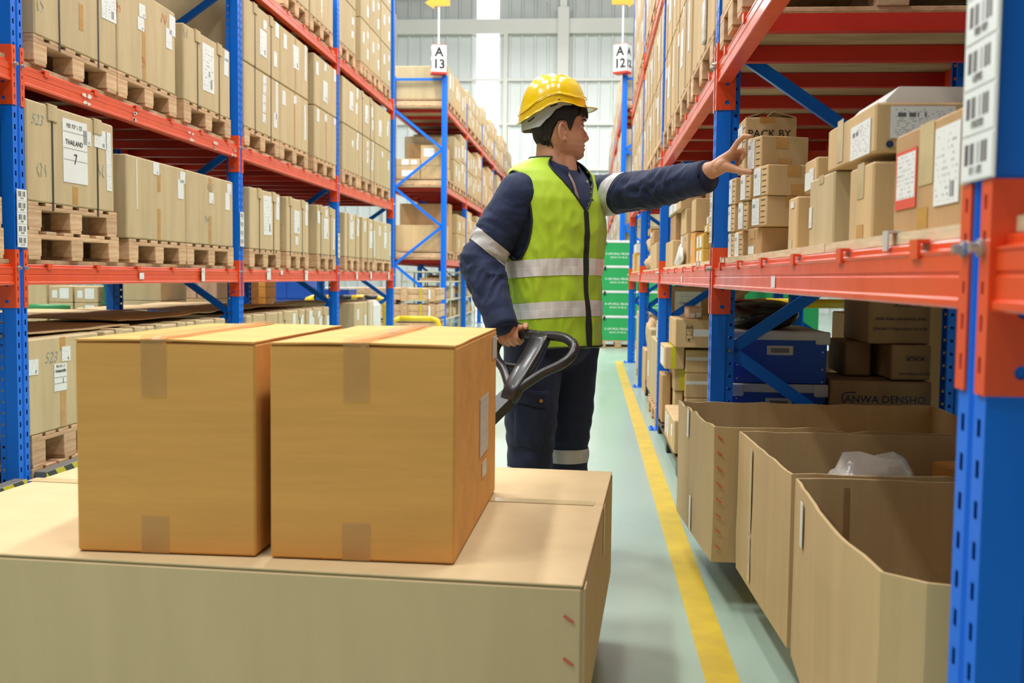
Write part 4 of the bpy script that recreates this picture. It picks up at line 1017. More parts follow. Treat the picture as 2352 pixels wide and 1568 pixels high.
mb = MB(); mb.extrude_y([(0, 0), (.085, .055), (.09, .052), (.006, -.003)], -.12, .12); tag(place(mb.mesh('cardboard_flap', 'kraft'), 'cardboard_flap', None, (.60, 4.5, .962)), 'bent piece of cardboard on the black plastic bundle', 'cardboard')
# cartons in the dark of the near bay, shade put into their colour
o, bb = carton(.955, 1.345, 4.12, 4.5, .35, .655, 'long carton with navy lettering behind open cartons', 'shade_card'); put_text(o, bb, 'N', .54, .76, 'ANWA DENSHO', .042, 'ink_navy')
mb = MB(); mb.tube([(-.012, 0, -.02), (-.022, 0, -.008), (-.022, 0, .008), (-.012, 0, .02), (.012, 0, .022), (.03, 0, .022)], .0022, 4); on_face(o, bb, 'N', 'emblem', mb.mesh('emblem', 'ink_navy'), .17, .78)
carton(.957, 1.34, 4.12, 4.5, .0, .349, 'plain carton on the floor under navy-lettered carton', 'shade_card')
carton(1.05, 1.155, 4.3, 4.6, .66, .80, 'stapled carton left below thai-lettered carton', 'shade_card')
o, bb = carton(1.19, 1.345, 4.14, 4.5, .66, .80, 'lower carton printed with care symbols in dark bay', 'shade_card'); ob3 = (o, bb)
o2, bb2 = carton(1.10, 1.345, 4.16, 4.55, .802, 1.0, 'upper carton printed in thai and english in dark bay', 'shade_card')
for (oo, b_, uu, vv) in ((o2, bb2, .62, .80), (o, bb, .6, .62)):
    for k in range(5):
        mb = MB(); s = .0095
        for (a, c_, d, e) in ((-s, s, -s, -s+.0012), (-s, s, s-.0012, s), (-s, -s+.0012, -s, s), (s-.0012, s, -s, s)): mb.box(a, c_, -.0006, 0, d, e)
        (mb.box(-.004, .004, -.0006, 0, -.006, .001), mb.box(-.001, .001, -.0006, 0, .001, .006)) if k % 2 == 0 else mb.add([(-.006, 0, 0), (.006, 0, 0), (0, 0, .006)], [(0, 1, 2)])
        on_face(oo, b_, 'N', 'care_symbol', mb.mesh('care_symbol', 'ink'), uu-.18+.09*k, vv)
put_text(o2, bb2, 'N', .52, .50, 'บริษัท โจโฮกุ (ประเทศไทย) จำกัด', .0155, 'ink')
put_text(o2, bb2, 'N', .52, .30, 'JOHOKU (THAILAND) CO.,LTD.', .0150, 'ink')
put_text(o, bb, 'N', .6, .18, '(ประเทศไทย) CO.,LTD.', .013, 'ink')
carton(1.20, 1.34, 4.6, 5.2, .0, .9, 'tall carton beyond thai-lettered carton', 'shade_card')
# second bay, floor
pallet(.47, 1, 5.4, 7.05, .0, 'black-edged pallet on the floor of second right bay', None, .95, 2, .10, 'blackpaint')
o, bb = carton(.46, .60, 5.55, 6.25, .102, .285, 'labelled carton lowest at the aisle, second right bay floor', 'kraft')
for u, v in ((.2, .7), (.4, .7), (.2, .35), (.4, .35), (.8, .6)): put_label(o, bb, '-X', u, v, .09, .06, 'lab')
put_tape(o, bb, '-X', .8, .3, .07, .05, 'tape_yellow')
carton(.475, .534, 6.75, 7.04, .102, .42, 'tall brown carton standing behind second right post', 'brown')
carton(.545, .602, 6.62, 6.95, .102, .33, 'stacked carton low behind yellow-taped cartons', 'kraft')
def yt(x0, x1, y0, y1, z0, z1, label, u, ntop=True):
    o, bb = carton(x0, x1, y0, y1, z0, z1, label, 'kraft'); put_tape(o, bb, 'N', u, .5, .034, z1-z0-.008, 'tape_yellow'); put_tape(o, bb, 'T', u, .5, .034, y1-y0-.01, 'tape_yellow'); return o, bb
yt(.54, .605, 6.60, 7.0, .332, .473, 'carton with yellow tape, second of the yellow-taped pile', .8)
o, bb = yt(.475, .60, 6.55, 6.98, .475, .62, 'carton with yellow tape and label, top of yellow-taped pile', .45); put_label(o, bb, '-X', .5, .5, .3, .11, 'lab')
carton(.61, .80, 6.55, 6.95, .102, .29, 'carton lowest under white-taped cartons', 'kraft')
for z0, z1, nm in ((.292, .452, 'lower'), (.454, .60, 'upper')):
    o, bb = carton(.607, .80, 6.55, 6.95, z0, z1, '%s carton with a white tape band, second right bay' % nm, 'kraft'); put_tape(o, bb, 'N', .5, .62, .19, .022, 'tape_white')
o, bb = carton(.53, .80, 6.45, 6.97, .622, .80, 'large carton with printed table on white-taped cartons', 'kraft')
for (u, v, a, h) in ((.40, .52, .003, .10), (.25, .52, .003, .10), (.325, .82, .04, .002), (.325, .56, .04, .002), (.325, .32, .04, .002), (.325, .2, .04, .002)): on_face(o, bb, 'N', 'printed_rule', sheet_mesh(a, h, 'ink_grey', .0004), u, v)
put_text(o, bb, 'N', .325, .70, '品名', .022, 'ink'); put_text(o, bb, 'N', .325, .44, 'サイズ', .014, 'ink'); put_text(o, bb, 'N', .32, .26, '数', .018, 'ink')
put_label(o, bb, 'N', .60, .52, .10, .045, 'lab_blank')
o, bb = carton(.61, .70, 6.5, 6.75, .802, .875, 'little carton with torn flap on the large printed carton', 'pink'); put_label(o, bb, 'N', .3, .25, .03, .028, 'lab'); put_label(o, bb, 'N', .75, .3, .03, .03, 'lab_blank')
o, bb = carton(.62, 1.30, 8.8, 9.5, .30, .985, 'big brown carton with destination sheet, deep right bay', 'brown'); l_ = put_label(o, bb, 'N', .30, .72, .22, .30, 'lab_blank'); put_label(o, bb, 'N', .72, .85, .16, .1, 'lab')
place(text_mesh('THAILAND', .03, 'ink'), 'lettering', l_, mw=WORLD[l_.name] @ Matrix.Translation((0, -.002, .05))); place(text_mesh('1', .04, 'ink'), 'lettering', l_, mw=WORLD[l_.name] @ Matrix.Translation((0, -.002, -.03)))
pallet(.6, 1, 8.75, 9.55, .0, 'wooden pallet under big brown carton, deep right bay', None, .8, 1, .15); carton(.62, 1.3, 8.8, 9.5, .152, .298, 'flat carton under big brown carton, deep right bay', 'brown')
# third bay, floor
pallet(.47, 1, 7.3, 8.2, .0, 'wooden pallet past second right post, floor level', None, .9, 2, .13)
o, bb = carton(.48, 1.0, 7.35, 8.15, .132, .60, 'tall taped carton past second right post, floor level', 'tan'); put_tape(o, bb, '-X', .4, .6, .06, .3, 'tape_pale')
o, bb = carton(.49, .60, 7.4, 7.7, .602, .74, 'small carton on the tall taped carton, floor level', 'kraft'); put_label(o, bb, '-X', .5, .5, .12, .1, 'lab')
pallet(.50, 1, 8.25, 9.3, .0, 'black pallet in third right bay', None, .1, 1, .13, 'blackpaint')
o, bb = carton(.485, .60, 8.3, 8.74, .132, .64, 'battered carton with white label, third right bay floor', 'tan'); put_label(o, bb, '-X', .5, .35, .14, .13, 'lab')
crumple('paper_bag', 'torn kraft bag on battered carton, third right bay', 'bag', (.56, 9.4, .54), (.05, .28, .15), 'kraftpaper', 31, flat=.9)
carton(.50, .594, 9.33, 9.85, .002, .40, 'plain carton under torn kraft bag', 'kraft')
o, bb = carton(.50, .9, 10.3, 11.2, .13, .70, 'carton beyond third right post, floor level', 'kraft'); put_tape(o, bb, '-X', .5, .5, .06, .4, 'tape_yellow')
pallet(.5, 1, 10.3, 11.25, .0, 'wooden pallet beyond third right post', None, .8, 1, .13)

# ================================================================== FAR RACK BLOCKS
FP = [17.54, 20.37, 23.2, 26.03, 28.86, 31.69]
rack('LF', 'far left pallet racking block behind the A 13 sign', -2.5, -1, FP, [(1.24, 0.092), (2.49, 0.092), (3.84, 0.092)], 4.455, nodes=(.58, .66), near=0, top_bar=4.40)
rack('RF', 'far right pallet racking block behind the A 12 sign', 0.468, 1, FP, [(1.24, 0.092), (2.49, 0.092), (3.84, 0.092)], 4.455, nodes=(.58, .66), near=0, top_bar=4.40)
# back-to-back racking seen through the right rack
rack('RB', 'dark racking standing back to back behind the right rack', 2.72, -1, [4.3, 7.155, 9.955], [(1.016, .091)], 2.6, nodes=(.2, .575), near=0)
def far_stack(side, y0, y1, z0, h, rows, lev, nm, m='tan', labs=2):
    fx, sd = (-2.5, -1) if side == 'L' else (.468, 1)
    sw = 'left' if side == 'L' else 'right'
    pallet(fx, sd, y0, y1, z0, 'wooden pallet %s, %s shelf of far %s block' % (nm, lev, sw), None, .95, 1)
    z = z0+.131
    for k in range(rows):
        pos = '' if rows == 1 else ('lower ', 'upper ')[min(k, 1)] if rows == 2 else ('bottom ', 'middle ', 'top ')[k]
        xa, xb = (fx-.92, fx-.004) if sd < 0 else (fx+.004, fx+.92)
        o, bb = carton(xa, xb, y0+.01, y1-.01, z, z+h-.004, '%scarton %s, %s shelf of far %s block' % (pos, nm, lev, sw), m, None, .008)
        f = '+X' if sd < 0 else '-X'
        for q in range(labs):
            put_label(o, bb, f, .3+.45*q+rnd.uniform(-.08, .08), rnd.uniform(.35, .8), rnd.uniform(.10, .2), min(rnd.uniform(.12, .3), h*.45), 'lab')
        z += h
NTH = ('first', 'second', 'third', 'fourth', 'fifth', 'sixth', 'seventh', 'eighth', 'ninth', 'tenth', 'eleventh', 'twelfth', 'thirteenth', 'fourteenth', 'fifteenth')
for side in ('L', 'R'):
    for li, (zb, lev) in enumerate(((1.355, 'lower'), (2.605, 'middle'), (3.955, 'top'))):
        n = 0
        for i in range(5):
            a, c = FP[i]+.06, FP[i+1]-.06
            cuts = [a, a+(c-a)*.34, a+(c-a)*.67, c] if (i+li) % 3 else [a, a+(c-a)*.5, c]
            for j in range(len(cuts)-1):
                if side == 'L' and i == 0 and li < 2 and j == 0: n += 1; continue
                rows = 2 if rnd.random() < .75 else 1
                h = rnd.choice((.42, .47, .5)) if rows == 2 else rnd.choice((.55, .7, .8))
                if li == 2: rows, h = (2, rnd.choice((.33, .40))) if i else (1, .56)
                if li == 0: rows, h = 2, rnd.choice((.36, .44))
                far_stack(side, cuts[j]+.01, cuts[j+1]-.01, zb, h, rows, lev, 'in %s stack from the sign' % NTH[n], rnd.choice(('tan', 'tan', 'kraft')))
                n += 1
# first pallets by the sign, seen end on
pallet(-2.5, -1, 17.62, 18.5, 2.605, 'wooden pallet with mixed cartons behind braces, middle shelf below A 13', None, .95, 1)
def fcarton(x0, x1, y0, y1, z0, z1, label, m='kraft', labs=(), f='N'):
    o, bb = carton(x0, x1, y0, y1, z0, z1, label, m)
    for u, v, a, h in labs: put_label(o, bb, f, u, v, a, h, 'lab')
    return o, bb
fcarton(-3.42, -2.98, 17.65, 18.4, 2.737, 2.95, 'carton low left on mixed pallet below A 13', 'kraft', [(.5, .4, .2, .1)])
fcarton(-2.97, -2.56, 17.65, 18.4, 2.737, 2.95, 'carton low right on mixed pallet below A 13', 'kraft')
fcarton(-3.42, -2.98, 17.65, 18.4, 2.952, 3.07, 'flat carton with two labels on mixed pallet below A 13', 'kraft', [(.4, .5, .12, .09), (.75, .5, .1, .07)])
fcarton(-2.97, -2.56, 17.65, 18.3, 2.952, 3.30, 'carton with white sheet topmost on mixed pallet below A 13', 'kraft', [(.35, .65, .18, .14)])
fcarton(-3.35, -2.56, 18.42, 18.46, 2.737, 3.42, 'tall brown carton behind the mixed pallet below A 13', 'brown')
pallet(-2.5, -1, 17.62, 18.6, 1.355, 'wooden pallet with long brown carton, lower shelf below A 13', None, .95, 1)
fcarton(-3.44, -2.55, 17.65, 18.2, 1.487, 1.93, 'broad tan carton behind brace, lower shelf below A 13', 'kraft')
fcarton(-3.44, -2.55, 18.22, 18.6, 1.487, 2.34, 'broad dark brown carton behind tan carton, lower shelf below A 13', 'brown')
# carton flap leaning out over the aisle
# ------------------------------------------------------------------ aisle signs
def aisle_sign(x, y, num, rz, left, rod_label):
    t = thing('aisle_sign', (x, y, 4.46), 'white block sign %s on a blue post, under amber arrow pointing %s' % ('A thirteen' if left else 'A twelve', 'left' if left else 'right'), 'sign', None, rz)
    fr = WORLD[t.name]
    def put(me, name, lx, ly, lz, r=0.0, par=t): return place(me, name, par, mw=fr @ Matrix.Translation((lx, ly, lz)) @ Matrix.Rotation(r, 4, 'Z'))
    put(cbox(.25, .17, .45, 'white', .004), 'block', 0, 0, .03)
    put(cbox(.262, .182, .03, 'signred', .003), 'red_base', 0, 0, 0)
    put(cbox(.254, .174, .006, 'signred', .001), 'red_edge', 0, 0, .48)
    for r, off in ((0, .0855), (math.pi/2, .1255), (-math.pi/2, .1255)):
        n = Vector((math.sin(r), -math.cos(r)))
        sc = 1.0 if r == 0 else .75
        put(text_mesh('A', .21*sc, 'ink', offset=.007), 'lettering', n.x*off, n.y*off, .355, r)
        put(text_mesh(num, .21*sc, 'ink', offset=.007), 'lettering', n.x*off, n.y*off, .155, r)
    mb = MB(); mb.tube([(0, 0, .48), (0, 0, 1.16)], .016, 8); put(mb.mesh('rod', 'white'), 'rod', 0, 0, 0)
    s = -1 if left else 1
    mb = MB(); pr = [(s*.235, 0), (s*.08, .10), (s*.08, .055), (-s*.19, .055), (-s*.19, -.055), (s*.08, -.055), (s*.08, -.10)]
    mb.add([(a, -.012, c) for a, c in pr]+[(a, .012, c) for a, c in pr], [tuple(range(7)), tuple(range(13, 6, -1))]+[(i, (i+1) % 7, 7+(i+1) % 7, 7+i) for i in range(7)])
    a = place(mb.mesh('arrow', 'signyellow'), 'arrow', t, (x, y-.02, 4.46+1.19))
    return t
aisle_sign(-2.64, 17.44, '13', R(15), True, '')
aisle_sign(.46, 17.44, '12', R(-30), False, '')
# ------------------------------------------------------------------ green crates at the end of the right rack
for (xa, xb, ya, nm) in ((.13, .70, 15.4, 'in the aisle'), (.78, 1.35, 15.5, 'behind right posts')):
    pallet(xa, 1, ya, ya+.7, 0, 'wooden pallet under the green crates %s' % nm, None, xb-xa, 2, .115)
    for k in range(4):
        z = .117+.374*k
        lv = ('bottom', 'second', 'third', 'top')[k]
        t = thing('green_crate', ((xa+xb)/2, ya+.35, z), '%s green crate with white lid rim, stack %s' % (lv, nm), 'crate')
        wbox('body', t, xa, xb, ya, ya+.7, z, z+.335, 'green', .004)
        wbox('lid_rim', t, xa-.005, xb+.005, ya-.005, ya+.705, z+.336, z+.372, 'white', .004)
        wbox('latch', t, xa+.06, xa+.09, ya-.016, ya-.005, z+.30, z+.365, 'blackpaint', .002)
        bb = (-(xb-xa)/2, (xb-xa)/2, -.35, .35, 0, .335)
        tag(on_face(t, bb, 'N', 'lettering', pseudo_print(11, .40, .028, 'ink_white'), .5, .52), kind='stuff'); tag(on_face(t, bb, 'N', 'lettering', pseudo_print(12, .26, .022, 'ink_white'), .5, .36), kind='stuff')
# ------------------------------------------------------------------ wooden crates, guards and pipe shelves in the cross aisle
for k, (z0, z1, nm) in enumerate(((.40, .625, 'lower'), (.66, .875, 'upper'))):
    t = thing('wooden_crate', (-3.05, 15.9, z0), '%s of two long wooden crates in the cross aisle' % nm, 'crate')
    wbox('side_board', t, -3.85, -2.34, 15.5, 16.3, z0+.02, z0+.105, 'wood', .003)
    wbox('side_board', t, -3.85, -2.34, 15.5, 16.3, z0+.11, z1-.015, 'wood', .003)
    for x in (-3.78, -2.85, -2.42): wbox('batten', t, x-.05, x+.05, 15.46, 15.5, z0, z1, 'wood', .003)
    wbox('strap', t, -2.60, -2.575, 15.455, 15.46, z0, z1, 'tape_yellow'); wbox('label', t, -2.47, -2.44, 15.456, 15.46, z0+.04, z1-.03, 'paper')
    for x in (-3.7, -3.05, -2.45): wbox('skid', t, x-.06, x+.06, 15.52, 16.28, z0-.034, z0+.0195, 'wood')
pallet(-3.85, 1, 15.5, 16.3, .005, 'wooden pallet below the long wooden crates', None, 1.5, 1, .36)
def hoop(x0, x1, y, z, label, striped, r=.045):
    t = thing('guard_hoop', ((x0+x1)/2, y, 0), label, 'guard rail')
    mb = MB(); mb.tube([(x0, y, 0), (x0, y, z-.12), (x0+.03, y, z-.03), (x0+.12, y, z)], r, 10)
    place(_shift(mb, x0, y).mesh('end_tube', 'yellow', True), 'end_tube', t, (x0, y, 0))
    mb = MB(); mb.tube([(x1-.12, y, z), (x1-.03, y, z-.03), (x1, y, z-.12), (x1, y, 0)], r, 10)
    place(_shift(mb, x1, y).mesh('end_tube', 'yellow', True), 'end_tube', t, (x1, y, 0))
    n = 5 if striped else 1
    for k in range(n):
        a = x0+.12+(x1-x0-.24)*k/n; c = x0+.12+(x1-x0-.24)*(k+1)/n
        mb = MB(); mb.tube([(a-a, 0, 0), (c-a, 0, 0)], r, 10)
        place(mb.mesh('rail_band', 'blackpaint' if striped and k % 2 == 0 else 'yellow', True), 'rail_band', t, (a, y, z))
def _shift(mb, x, y):
    mb.v = [(a-x, b2-y, c) for a, b2, c in mb.v]; return mb
hoop(-3.85, -2.75, 13.6, .74, 'yellow and black guard hoop beyond end of left rack', True)
hoop(-2.98, -2.26, 15.2, .41, 'low yellow guard hoop in front of the wooden crates', False, .04)
hoop(1.25, 2.3, 8.6, .86, 'yellow guard hoop behind the right rack', False, .04)
for ui, (ya, yb, un) in enumerate(((17.68, 20.26, 'nearest'), (20.48, 23.08, 'second'))):
    t = thing('pipe_shelf', (-2.95, ya, 0), '%s beige pipe shelving with small goods under far left racking' % un, 'shelf')
    for y in (ya+.03, (ya+yb)/2, yb-.03):
        for x in (-2.62, -3.30):
            mb = MB(); mb.tube([(0, 0, 0), (0, 0, 1.13)], .018, 6); place(mb.mesh('upright_pipe', 'beige'), 'upright_pipe', t, (x, y, 0))
    for z in (.28, .62, .95, 1.12):
        for x in (-2.60, -3.32):
            mb = MB(); mb.tube([(0, 0, 0), (0, yb-ya, 0)], .016, 6); place(mb.mesh('rail_pipe', 'beige'), 'rail_pipe', t, (x, ya, z))
        mb = MB(); mb.tube([(0, 0, 0), (.70, 0, 0)], .016, 6); place(mb.mesh('rail_pipe', 'beige'), 'rail_pipe', t, (-3.31, ya+.03, z))
        if z < 1.1: place(cbox(.66, yb-ya-.1, .012, 'beige'), 'shelf_panel', t, (-2.96, (ya+yb)/2, z-.012))
    for z, lev in ((.282, 'bottom'), (.622, 'middle'), (.952, 'top')):
        y = ya+.10; k = 0
        while y < yb-.45:
            w_ = rnd.uniform(.22, .42); h = rnd.uniform(.1, .26) if z < .9 else rnd.uniform(.06, .13)
            if rnd.random() < .9:
                mm = rnd.choice(('kraft', 'kraft', 'brown', 'tan', 'white', 'pink'))
                o, bb = carton(-3.0, -2.66, y, y+w_-.02, z, z+h, '%s small carton along %s level of %s beige pipe shelving' % (NTH[k], lev, un), mm, None, .004)
                if mm != 'white' and w_ > .3: put_label(o, bb, '+X', .5, .5, .1, min(.08, h*.6), 'lab')
                k += 1
            y += w_
# mirrored low goods under far right racking
for k, y in enumerate((17.64, 18.5, 19.4, 20.5, 21.6)):
    fcarton(.50, 1.2, y, y+.8, .0, rnd.uniform(.5, 1.0), '%s floor carton under far right racking' % NTH[k], 'kraft', [(.4, .6, .14, .12)], '-X')
# ------------------------------------------------------------------ goods standing behind the left rack
for k in range(3):
    for c, nm in ((0, 'left'), (1, 'right')):
        x = -5.16+.25*c
        o, bb = carton(x, x+.235, 9.4, 9.75, .44+.16*k, .44+.16*k+.157, 'small carton with two white labels, %s column, %s row, behind left rack' % (nm, ('lowest', 'middle', 'top')[k]), 'tan')
        put_label(o, bb, 'N', .25, .5, .05, .07, 'lab'); put_label(o, bb, 'N', .65, .55, .09, .10, 'lab')
o, bb = carton(-5.2, -4.65, 9.38, 9.9, 0, .438, 'large base carton under columns of small labelled cartons', 'kraft')
for k, (z0, z1) in enumerate(((.0, .5), (.502, .73), (.732, .97))):
    o, bb = carton(-5.75, -5.21, 9.45, 9.9, z0, z1, '%s plain carton left of columns of small cartons' % ('bottom', 'middle', 'top')[k], 'tan'); put_label(o, bb, 'N', .55, .7, .08, .07, 'lab'); put_tape(o, bb, 'N', .55, .3, .04, .12, 'tape')
t = thing('rail_trolley', (-4.95, 8.3, 0), 'trolley with two green horizontal rails behind left rack', 'trolley')
for z in (.965, .755):
    mb = MB(); mb.tube([(0, 0, 0), (.60, 0, 0)], .022, 10); place(mb.mesh('green_rail', 'rail_green', True), 'green_rail', t, (-4.98, 8.3, z))
for x in (-4.96, -5.3): mb = MB(); mb.box(-.02, .02, -.02, .02, .06, 1.15); place(mb.mesh('post', 'beige'), 'upright', t, (x, 8.33, 0))
wbox('base', t, -5.4, -4.4, 8.1, 8.9, .05, .09, 'beige')
for k in range(5):
    t = thing('stacking_bin', (-4.70, 9.6, .01+.19*k), 'dark green stacking bin, %s of pile behind left rack' % NTH[k], 'bin')
    z = .01+.19*k
    wbox('body', t, -4.62, -4.50, 9.4, 9.9, z, z+.16, 'dkgreen', .004); wbox('rim', t, -4.635, -4.485, 9.385, 9.915, z+.161, z+.188, 'dkgreen', .003)
for k, (z0, z1) in enumerate(((.0, .52), (.522, .79), (.792, 1.03))):
    carton(-4.46, -3.97, 9.2, 9.8, z0, z1, '%s wide plain carton behind left rack' % ('bottom', 'middle', 'top')[k], 'tan')
for k, x in enumerate((-4.28, -4.06)):
    o, bb = carton(x, x+.21, 10.3, 10.7, .79, 1.0, 'pinkish carton with red print, %s of two behind left rack' % ('left', 'right')[k], 'pink'); tag(on_face(o, bb, 'N', 'printed_mark', scribble(k+40, 2, .08, 'ink_red'), .5, .5, 0.0, .0008), kind='stuff')
o, bb = carton(-4.3, -3.85, 10.3, 10.8, 0, .788, 'tall base carton under pinkish cartons', 'kraft')
t = thing('blue_crate', (-3.78, 9.1, .01), 'blue crate with white rim behind left rack, first bay', 'crate')
wbox('panel_body', t, -3.95, -3.60, 8.85, 9.3, .01, .73, 'bluecase', .004); wbox('rim', t, -3.955, -3.595, 8.845, 9.305, .731, .765, 'greycase', .004)
for c in range(2):
    for k in range(5):
        x = -4.08+.15*c if c == 0 else -3.92
        carton(x, x+.148, 11.0, 11.4, .40+.125*k, .40+.125*k+.122, 'golden carton, %s column, %s from bottom, behind left rack' % (('left', 'right')[c], NTH[k]), 'orange_card')
for k in range(5):
    carton(-3.92, -3.76, 11.6, 12.0, .40+.125*k, .522+.125*k, 'golden carton, rear pile, %s from bottom' % NTH[k], 'orange_card')
carton(-4.1, -3.75, 10.95, 12.05, 0, .398, 'base carton below the golden cartons', 'kraft')
o, bb = carton(-4.62, -4.49, 13.9, 14.3, .0, 1.0, 'tall pinkish carton beside blue cabinet behind left rack', 'pink')
t = thing('blue_cabinet', (-4.2, 14.2, 0), 'blue cabinet with two doors behind left rack', 'cabinet')
wbox('body', t, -4.47, -3.95, 13.92, 14.5, .0, 1.02, 'bluecase', .004)
for x in (-4.46, -4.205): wbox('door', t, x, x+.25, 13.905, 13.92, .3, .70, 'bluecase', .003); wbox('door', t, x, x+.25, 13.905, 13.92, .72, 1.0, 'bluecase', .003)
t = thing('blue_crate', (-3.7, 14.6, 0), 'blue crate with white label right of blue cabinet', 'crate')
wbox('panel_body', t, -3.9, -3.45, 14.4, 14.9, .0, .84, 'bluecase', .004); wbox('rim', t, -3.905, -3.445, 14.395, 14.905, .841, .87, 'greycase', .003); wbox('label', t, -3.75, -3.6, 14.392, 14.396, .6, .7, 'paper')
# goods beyond the right rack
t = thing('green_crate', (1.9, 11.3, 0), 'green crates seen through the right rack', 'crate')
wbox('body', t, 1.5, 2.4, 11, 11.6, .1, 1.0, 'green', .004); wbox('lid_rim', t, 1.49, 2.41, 10.99, 11.61, 1.001, 1.03, 'white', .003); wbox('foot', t, 1.55, 2.35, 11.05, 11.55, 0, .099, 'wood')

# cartons on the racking that stands back to back, filled up to block side light
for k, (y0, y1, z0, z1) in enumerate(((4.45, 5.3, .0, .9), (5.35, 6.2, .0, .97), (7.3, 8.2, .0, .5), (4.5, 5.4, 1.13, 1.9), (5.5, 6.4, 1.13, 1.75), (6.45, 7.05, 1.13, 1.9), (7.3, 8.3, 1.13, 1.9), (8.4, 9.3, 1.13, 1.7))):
    carton(1.80, 2.6, y0, y1, z0, z1, '%s carton on racking behind the right rack, %s' % (NTH[k % 3 if k < 3 else k-3], 'on the floor' if k < 3 else 'on its shelf'), 'shade_card')

# ================================================================== FOREGROUND
# large pallet carton on the truck
a_ = -.068
ex, ey = Vector((math.cos(a_), math.sin(a_))), Vector((-math.sin(a_), math.cos(a_)))
W_, D_ = 1.523, 1.117
c0 = Vector((-.005, 1.836))-ex*W_/2+ey*D_/2
b = MB(); b.box(-W_/2, W_/2, -D_/2, D_/2, 0, .296, .006)
big = tag(place(b.mesh('carton', 'pale'), 'carton', None, (c0.x, c0.y, .19), a_), 'large flat pale carton on the pallet truck carrying two golden cartons', 'box')
bbB = (-W_/2, W_/2, -D_/2, D_/2, 0, .296)
fw = WORLD[big.name]
for s, (ya, yb) in ((0, (-D_/2+.001, .118)), (1, (.122, D_/2-.001))):
    place(cbox(W_-.003, yb-ya, .0045, 'pale', .0015), 'flap', big, mw=fw @ Matrix.Translation((0, (ya+yb)/2, .296)))
BT = .19+.3005
tp = place(sheet_mesh(W_-.01, .045, 'tape_pale', .0008), 'packing_tape', big, mw=fw @ Matrix.Translation((-.02, .12, .3013)) @ Matrix.Rotation(-math.pi/2, 4, 'X'))
for k in range(3): on_face(big, bbB, 'N', 'staple', sheet_mesh(.022, .004, 'ink_red', .0015), .983, .80-.27*k, .6)
fr_, wd_, ht_ = face_frame(bbB, '+X')
place(sheet_mesh(.035, .12, 'tape_pale', .0008), 'packing_tape', big, mw=fw @ fr_ @ Matrix.Translation((.67, -.001, .24)))
place(cbox(.004, .05, .29, 'pale', .001), 'glue_flap', big, mw=fw @ Matrix.Translation((W_/2+.0015, -D_/2+.03, .003)))
# pallet below it
pt = thing('wooden_pallet', (c0.x, c0.y, .055), 'wooden pallet under the large pale carton on the truck', 'pallet', None, a_)
def pp(name, x0, x1, y0, y1, z0, z1):
    place(cbox(x1-x0, y1-y0, z1-z0, 'wood', .002), name, pt, mw=Matrix.Translation((c0.x, c0.y, 0)) @ Matrix.Rotation(a_, 4, 'Z') @ Matrix.Translation(((x0+x1)/2, (y0+y1)/2, z0)))
for j in range(7): pp('deck_plank', -.74, .74, -.53+.153*j, -.41+.153*j if j < 6 else .53, .168, .189)
for x in (-.68, 0, .68):
    for y in (-.48, 0, .48): pp('block', x-.055, x+.055, y-.05, y+.05, .07, .15)
    pp('stringer_plank', x-.055, x+.055, -.53, .53, .15, .168); pp('bottom_plank', x-.055, x+.055, -.53, .53, .055, .07)

def gold_carton(cn, lab, tape_u, rz, w=.366, d=.69, h=.429):
    o = place(None, 'carton', None, (cn[0], cn[1], BT+.0022), rz); tag(o, lab, 'box')
    f = WORLD[o.name]
    mb = MB(); mb.box(0, w, 0, d, 0, h-.008, .004); place(mb.mesh('body', 'orange_card'), 'body', o, mw=f)
    for s in (0, 1):
        x0, x1 = (.001, w/2-.0015) if s == 0 else (w/2+.0015, w-.001)
        mb = MB(); rows = []; bot = []
        for i in range(9):
            r = []; x = x0+(x1-x0)*i/8
            for j in range(13):
                y = -.001+(d+.002)*j/12
                mid = abs(x-(x0 if s == 0 else x1))/(x1-x0)
                end = 1-min(1, min(j, 12-j)/2.0)
                z = h-.004+.002*mid*(0.4+end)+.0018*noise.noise((x*9+cn[0]*7, y*6, s))
                r.append((x, y, z))
            rows.append(r); bot.append([(p, q, z-.004) for p, q, z in r])
        mb.grid(rows); mb.grid(bot, flip=True)
        for e in (0, -1): mb.grid([rows[e], bot[e]], flip=(e == 0)); mb.grid([[r[e] for r in rows], [r[e] for r in bot]], flip=(e != 0))
        place(mb.mesh('flap', 'orange_card'), 'flap', o, mw=f)
    bb = (0, w, 0, d, 0, h-.008)
    # clear tape along the lid seam and down the near end
    mb = MB(); tx = w*tape_u; tw = .026
    path = [(-.0014, h-.115), (-.0014, h-.06), (-.0015, h-.012), (-.0035, h-.002), (.004, h+.0055), (.06, h+.0055), (.2, h+.005), (d-.02, h+.005), (d+.002, h)]
    ra = [[(tx-tw, y, z), (tx-tw*.3, y-.0004, z+.0004*(i % 2)), (tx+tw*.3, y-.0003, z), (tx+tw, y, z)] for i, (y, z) in enumerate(path)]
    rb = [[(x, y+.0006 if i < 3 else y, z-.0006) for x, y, z in r] for i, r in enumerate(ra)]
    mb.grid(ra); mb.grid(rb, flip=True)
    mb.v = [tuple(v) for v in mb.v]
    tpe = place(mb.mesh('packing_tape', 'tape_clear'), 'packing_tape', o, mw=f)
    put_tape(o, bb, 'N', tape_u, .09, .056, .075, 'tape_clear')
    return o, bb
gold_carton((-1.018, 1.948), 'golden brown carton at left on the large pale carton', .44, R(-.4))
o, bb = gold_carton((-.622, 1.944), 'golden brown carton at right with white labels on its side', .47, R(-1.2))
put_label(o, bb, '+X', .64, .50, .15, .135, 'lab_dull'); put_label(o, bb, '+X', .65, .25, .075, .035, 'lab_dull'); put_label(o, bb, '+X', .93, .90, .09, .055, 'lab_dull')

